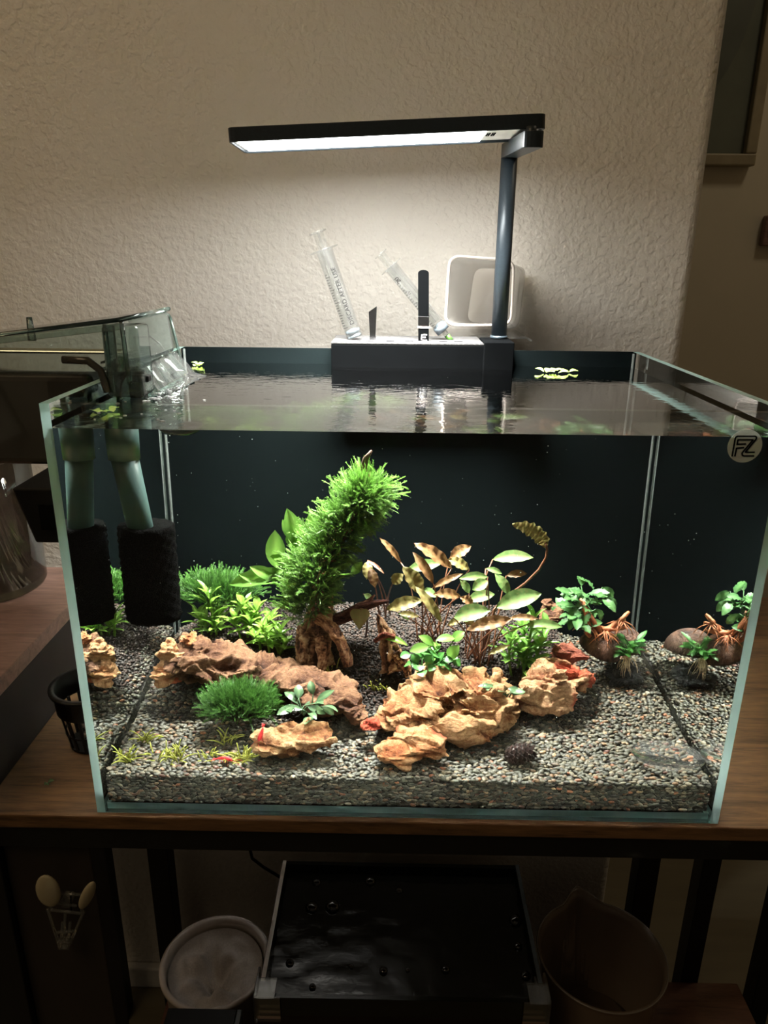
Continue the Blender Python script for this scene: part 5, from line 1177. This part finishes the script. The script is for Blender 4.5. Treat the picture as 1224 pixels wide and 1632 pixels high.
# ================================================================== below the table
def lower_tank():
    z1 = -.40; x0, x1, y0, y1 = -.157, .167, .168, .366; zb = -.6115; zw = z1-.014; e = .006
    t = thing('storage_aquarium', 'second glass aquarium full of black water on the shelf below the table', 'aquarium', ((x0+x1)/2, .26, zb))
    dk = clear_mat('dark_glass', (.25, .28, .26), 1.5, 1.0, .02, lin(60, 66, 60), .25)
    MB().box((x0, y0, zb), (x1, y0+e, z1)).build('glass_pane', dk, t, bevel=.0004); MB().box((x0, y1-e, zb), (x1, y1, z1)).build('glass_pane', dk, t)
    MB().box((x0, y0+e+.0001, zb), (x0+e, y1-e-.0001, z1)).build('glass_pane', dk, t, bevel=.0004); MB().box((x1-e, y0+e+.0001, zb), (x1, y1-e-.0001, z1)).build('glass_pane', dk, t, bevel=.0004)
    MB().box((x0+e+.0001, y0+e+.0001, zb), (x1-e-.0001, y1-e-.0001, zb+e)).build('base_panel', dk, t)
    for xs in (x0+e/2, x1-e/2): MB().box((xs-.0024, y0+.02, z1+.0001), (xs+.0024, y1, z1+.0009)).build('rim_highlight', 'cupwhite' if xs < 0 else 'rubber', t)
    nx, ny = 60, 40; v = []
    for j in range(ny+1):
        for i in range(nx+1):
            x = x0+e+.0004+(x1-x0-2*e-.0008)*i/nx; y = y0+e+.0004+(y1-y0-2*e-.0008)*j/ny; v.append((x, y, zw+.0009*noise.noise(Vector((x*40, y*60, 0)))))
    n = len(v); X0, X1, Y0, Y1 = x0+e+.0004, x1-e-.0004, y0+e+.0004, y1-e-.0004
    f = [(j*(nx+1)+i, j*(nx+1)+i+1, (j+1)*(nx+1)+i+1, (j+1)*(nx+1)+i) for j in range(ny) for i in range(nx)]
    m = MB().raw(v, f); m.box((X0, Y0, zb+e+.001), (X1, Y1, zw-.004))
    tag(m.build('dark_water', 'lowerwater', None, True), 'still black reflecting water inside the glass aquarium on the lower shelf', 'water', kind='stuff')
    bub = clear_mat('bubble_film', (.12, .12, .12), 1.6, 2.2, .08)
    src = None
    names = {0: 'smaller of the two large dark bubbles side by side on the black water', 1: 'largest dark bubble on the black water, beside a nearly equal bubble', 3: 'dark bubble close to the far edge of the black water, in the middle', 9: 'dark bubble against the wall of the lower aquarium nearest the pitcher spout'}
    for k, (px, py, r) in enumerate([(497, 1446, .0085), (530, 1444, .0095), (505, 1406, .006), (590, 1404, .0075), (636, 1419, .005), (611, 1547, .005), (710, 1545, .005), (462, 1535, .005), (498, 1573, .004), (822, 1467, .0085), (838, 1555, .006), (826, 1508, .005), (560, 1540, .003), (650, 1546, .003)]):
        c = PZ(px, py, zw+.0008)
        if src is None:
            m = MB(); m.lathe([(1.0, 0), (.97, .2), (.8, .55), (.5, .82), (.02, .95)], (0, 0, 0), n=20); src = m.build('water_bubble', bub, None, True); o = src
        else: o = src.copy(); C.objects.link(o)
        o.location = tuple(c); o.scale = (r, r, r*.8)
        tag(o, names.get(k, 'small round dark bubble floating on the black water of the lower aquarium'), 'bubble', 'bubbles on the lower aquarium')
    for lab, sx, px in (('clear acrylic corner clip on the lower aquarium beside the white cup', -1, x0), ('clear acrylic corner clip on the lower aquarium beside the brown pitcher', 1, x1)):
        tt = thing('corner_clip', lab, 'clip', (px, y0, z1-.03)); xo = px+sx*.0008; xi = px-sx*.0068
        MB().box((min(xo, xo+sx*.003), y0-.004, z1-.035), (max(xo, xo+sx*.003), y0+.032, z1+.0075)).build('clip_side', 'acrylic', tt, bevel=.0006)
        MB().box((min(xo+sx*.003, px-sx*.026), y0-.0045, z1-.032), (max(xo+sx*.003, px-sx*.026), y0-.0012, z1+.0035)).build('clip_front', 'acrylic', tt, bevel=.0006)
        MB().box((min(xo+sx*.003, px-sx*.020), y0-.0045, z1+.0036), (max(xo+sx*.003, px-sx*.020), y0+.020, z1+.006)).build('clip_top', 'acrylic', tt, bevel=.0006)
        MB().box((min(xi, xi-sx*.003), y0+.0075, z1-.02), (max(xi, xi-sx*.003), y0+.03, z1+.0035)).build('clip_tongue', 'acrylic', tt, bevel=.0006)
lower_tank()
def cup():
    zt = -.45; e = PZ(291, 1545, zt); tp = PZ(395, 1459, zt); r = .068; c = np.array([e[0]+r, tp[1]-r, -.6115]); h = zt-c[2]
    c[0] = min(c[0], -.157-.0015-r) if False else c[0]
    t = thing('white_cup', 'round white plastic bucket holding a rumpled filter bag on the lower shelf', 'bucket', c)
    rim = r; over = c[0]+r+.159
    if over > 0: c[0] -= over; 
    MB().lathe([(.0004, 0), (r*.8, 0), (r*.93, h-.004), (r, h-.004), (r, h), (r*.955, h+.0015), (r*.90, h-.001), (r*.885, h-.010), (r*.76, .003), (.0004, .003)], c, n=56).build('cup_wall', 'cupwhite', t, True)
    t2 = 'filter_bag'; n = 60; v = []; k = 18
    for j in range(k+1):
        for i in range(n):
            a = 2*PI*i/n; u = j/k; rr_ = r*.86*(1-u)*(.99) ; z = h-.012-.05*u**.6+.030*math.exp(-((u-.45)/.25)**2)*(.6+.8*noise.noise(Vector((math.cos(a)*1.3, math.sin(a)*1.3, 3))))
            z += .010*noise.noise(Vector((math.cos(a)*3.2*(1-u*.4), math.sin(a)*3.2, u*4)))*min(1, u*5)+.004*math.sin(a*7+u*6)*min(1, u*4)*(1-u)
            v.append(c+np.array([rr_*math.cos(a), rr_*math.sin(a), z]))
    f = [(j*n+i, j*n+(i+1) % n, (j+1)*n+(i+1) % n, (j+1)*n+i) for j in range(k) for i in range(n)]
    tag(MB().raw(v, f).build('filter_bag', 'bag', None, True), 'rumpled white mesh bag stuffed in the round white bucket', 'bag')
cup()
def pitcher():
    zt = -.44; a = PZ(862, 1525, zt); b = PZ(1064, 1540, zt); r = abs(b[0]-a[0])/2; r = min(r, .077); ft = PZ(950, 1612, zt)
    c = np.array([b[0]-r, ft[1]+r, -.6115]); h = zt-c[2]; c[0] = max(c[0], .170+r)
    t = thing('measuring_pitcher', 'large brownish translucent pitcher with a pointed spout beside the lower aquarium', 'pitcher', c)
    n = 72; prof = [(.80, 0), (.86, .03*1), (.97, h-.012), (1.0, h-.004), (1.03, h), (1.0, h+.0005), (.955, h-.012), (.84, .006), (.02, .004)]; v = []
    sp = math.radians(94)
    for q, (rr_, z) in enumerate(prof):
        for i in range(n):
            a_ = 2*PI*i/n; d = abs((a_-sp+PI) % (2*PI)-PI); k = max(0, 1-d/.36)**1.3*(max(0, (z-h*.55)/(h*.45)) if z > 0 else 0)*(.30 if rr_ > .5 else 0)
            v.append(c+np.array([r*(rr_+k)*math.cos(a_), r*(rr_+k)*math.sin(a_), z+k*.012]))
    m = len(prof); f = [(q*n+i, q*n+(i+1) % n, (q+1)*n+(i+1) % n, (q+1)*n+i) for q in range(m-1) for i in range(n)]+[tuple(n-1-i for i in range(n)), tuple((m-1)*n+i for i in range(n))]
    MB().raw(v, f).build('pitcher_wall', 'pitcher', t, True)
    ring = [np.array(v[4*n+i]) for i in range(n)]; MB().tube(ring+[ring[0]], .0011, 6, cap=False).build('rim', mat('dim_clear_rim', [(.22, .19, .16)], 10, .2), t, True)
pitcher()
def box_low():
    z = -.42; a = PZ(268, 1606, z); b = PZ(388, 1600, z); x0, x1 = a[0], b[0]; x1 = min(x1, -.16)
    t = thing('dark_box', 'black box with grey side in front of the white bucket', 'box', ((x0+x1)/2, a[1]-.05, -.6115))
    MB().box((x0, a[1]-.07, -.6115), (x1-.006, a[1], z)).build('box_body', 'blackplastic', t, bevel=.001)
    MB().box((x1-.0059, a[1]-.07, -.6115), (x1, a[1], z)).build('side_plate', 'rubber', t, bevel=.001)
box_low()
def cable():
    pts = [P(398, 1352, .40), P(402, 1368, .40), P(420, 1382, .40), P(440, 1394, .40), P(462, 1408, .40), P(470, 1440, .40)]
    pts = [pts[0]+np.array([0, 0, .03])]+pts+[np.array([pts[-1][0]+.01, .40, -.55]), np.array([pts[-1][0]+.02, .40, -.7195])]
    o = MB().tube(pts, .0022, 10).build('power_cable', 'blackplastic', None, True); tag(o, 'black power cable hanging against the wall under the table', 'cable')
cable()
def bag_clip():
    y = -.004
    t = thing('bag_clip', 'open clear plastic clip with two ivory oval pads hanging below the black rail', 'clip', P(105, 1450, y))
    def pad(px, py, w_, h_, tilt, yaw):
        c = P(px, py, y-.006); s = np.linalg.norm(P(110, 1450, y)-P(100, 1450, y))/10; V0, F0 = ICO[3]; ct, st_ = math.cos(tilt), math.sin(tilt)
        v = []
        for p in V0:
            x, yy, z = p[0]*w_*s, p[1]*.0028, p[2]*h_*s; x2 = x*math.cos(yaw)-yy*math.sin(yaw); y2 = x*math.sin(yaw)+yy*math.cos(yaw); v.append(c+np.array([x2*ct+z*st_, y2, -x2*st_+z*ct]))
        MB().raw(v, [tuple(f) for f in F0.tolist()]).build('pad', 'ivory', t, True)
    pad(77, 1420, 17, 31, -.12, .3); pad(139, 1427, 10, 30, .42, .5)
    pc = lambda x, y_, d=0: P(x, y_, y+d)
    for a, b in (((76, 1448), (96, 1512)), ((134, 1452), (108, 1512)), ((92, 1424), (132, 1426)), ((80, 1450), (130, 1456)), ((84, 1438), (122, 1444)), ((100, 1470), (97, 1508)), ((112, 1470), (108, 1508)), ((92, 1424), (80, 1450)), ((132, 1426), (130, 1456)), ((90, 1486), (118, 1484)), ((94, 1498), (113, 1498)), ((104, 1456), (103, 1500))):
        MB().tube([pc(*a), pc(*b)], .0012, 8).build('wire_arm', 'acrylic', t, True)
    m = MB(); q = pc(103, 1500); m.box(q-np.array([.005, .003, .006]), q+np.array([.004, .003, .002])); m.build('jaw', 'acrylic', t, bevel=.001)
    m = MB(); q = pc(112, 1440); m.tube([q+np.array([0, .003, .008]), q+np.array([-.002, .003, -.012])], .0006, 6); m.build('spring', 'ink', t)
    q = pc(103, 1440); MB().box((q[0]-.003, y, q[2]-.004), (q[0]+.003, .0058, q[2]+.002)).build('hook', 'acrylic', t)
bag_clip()
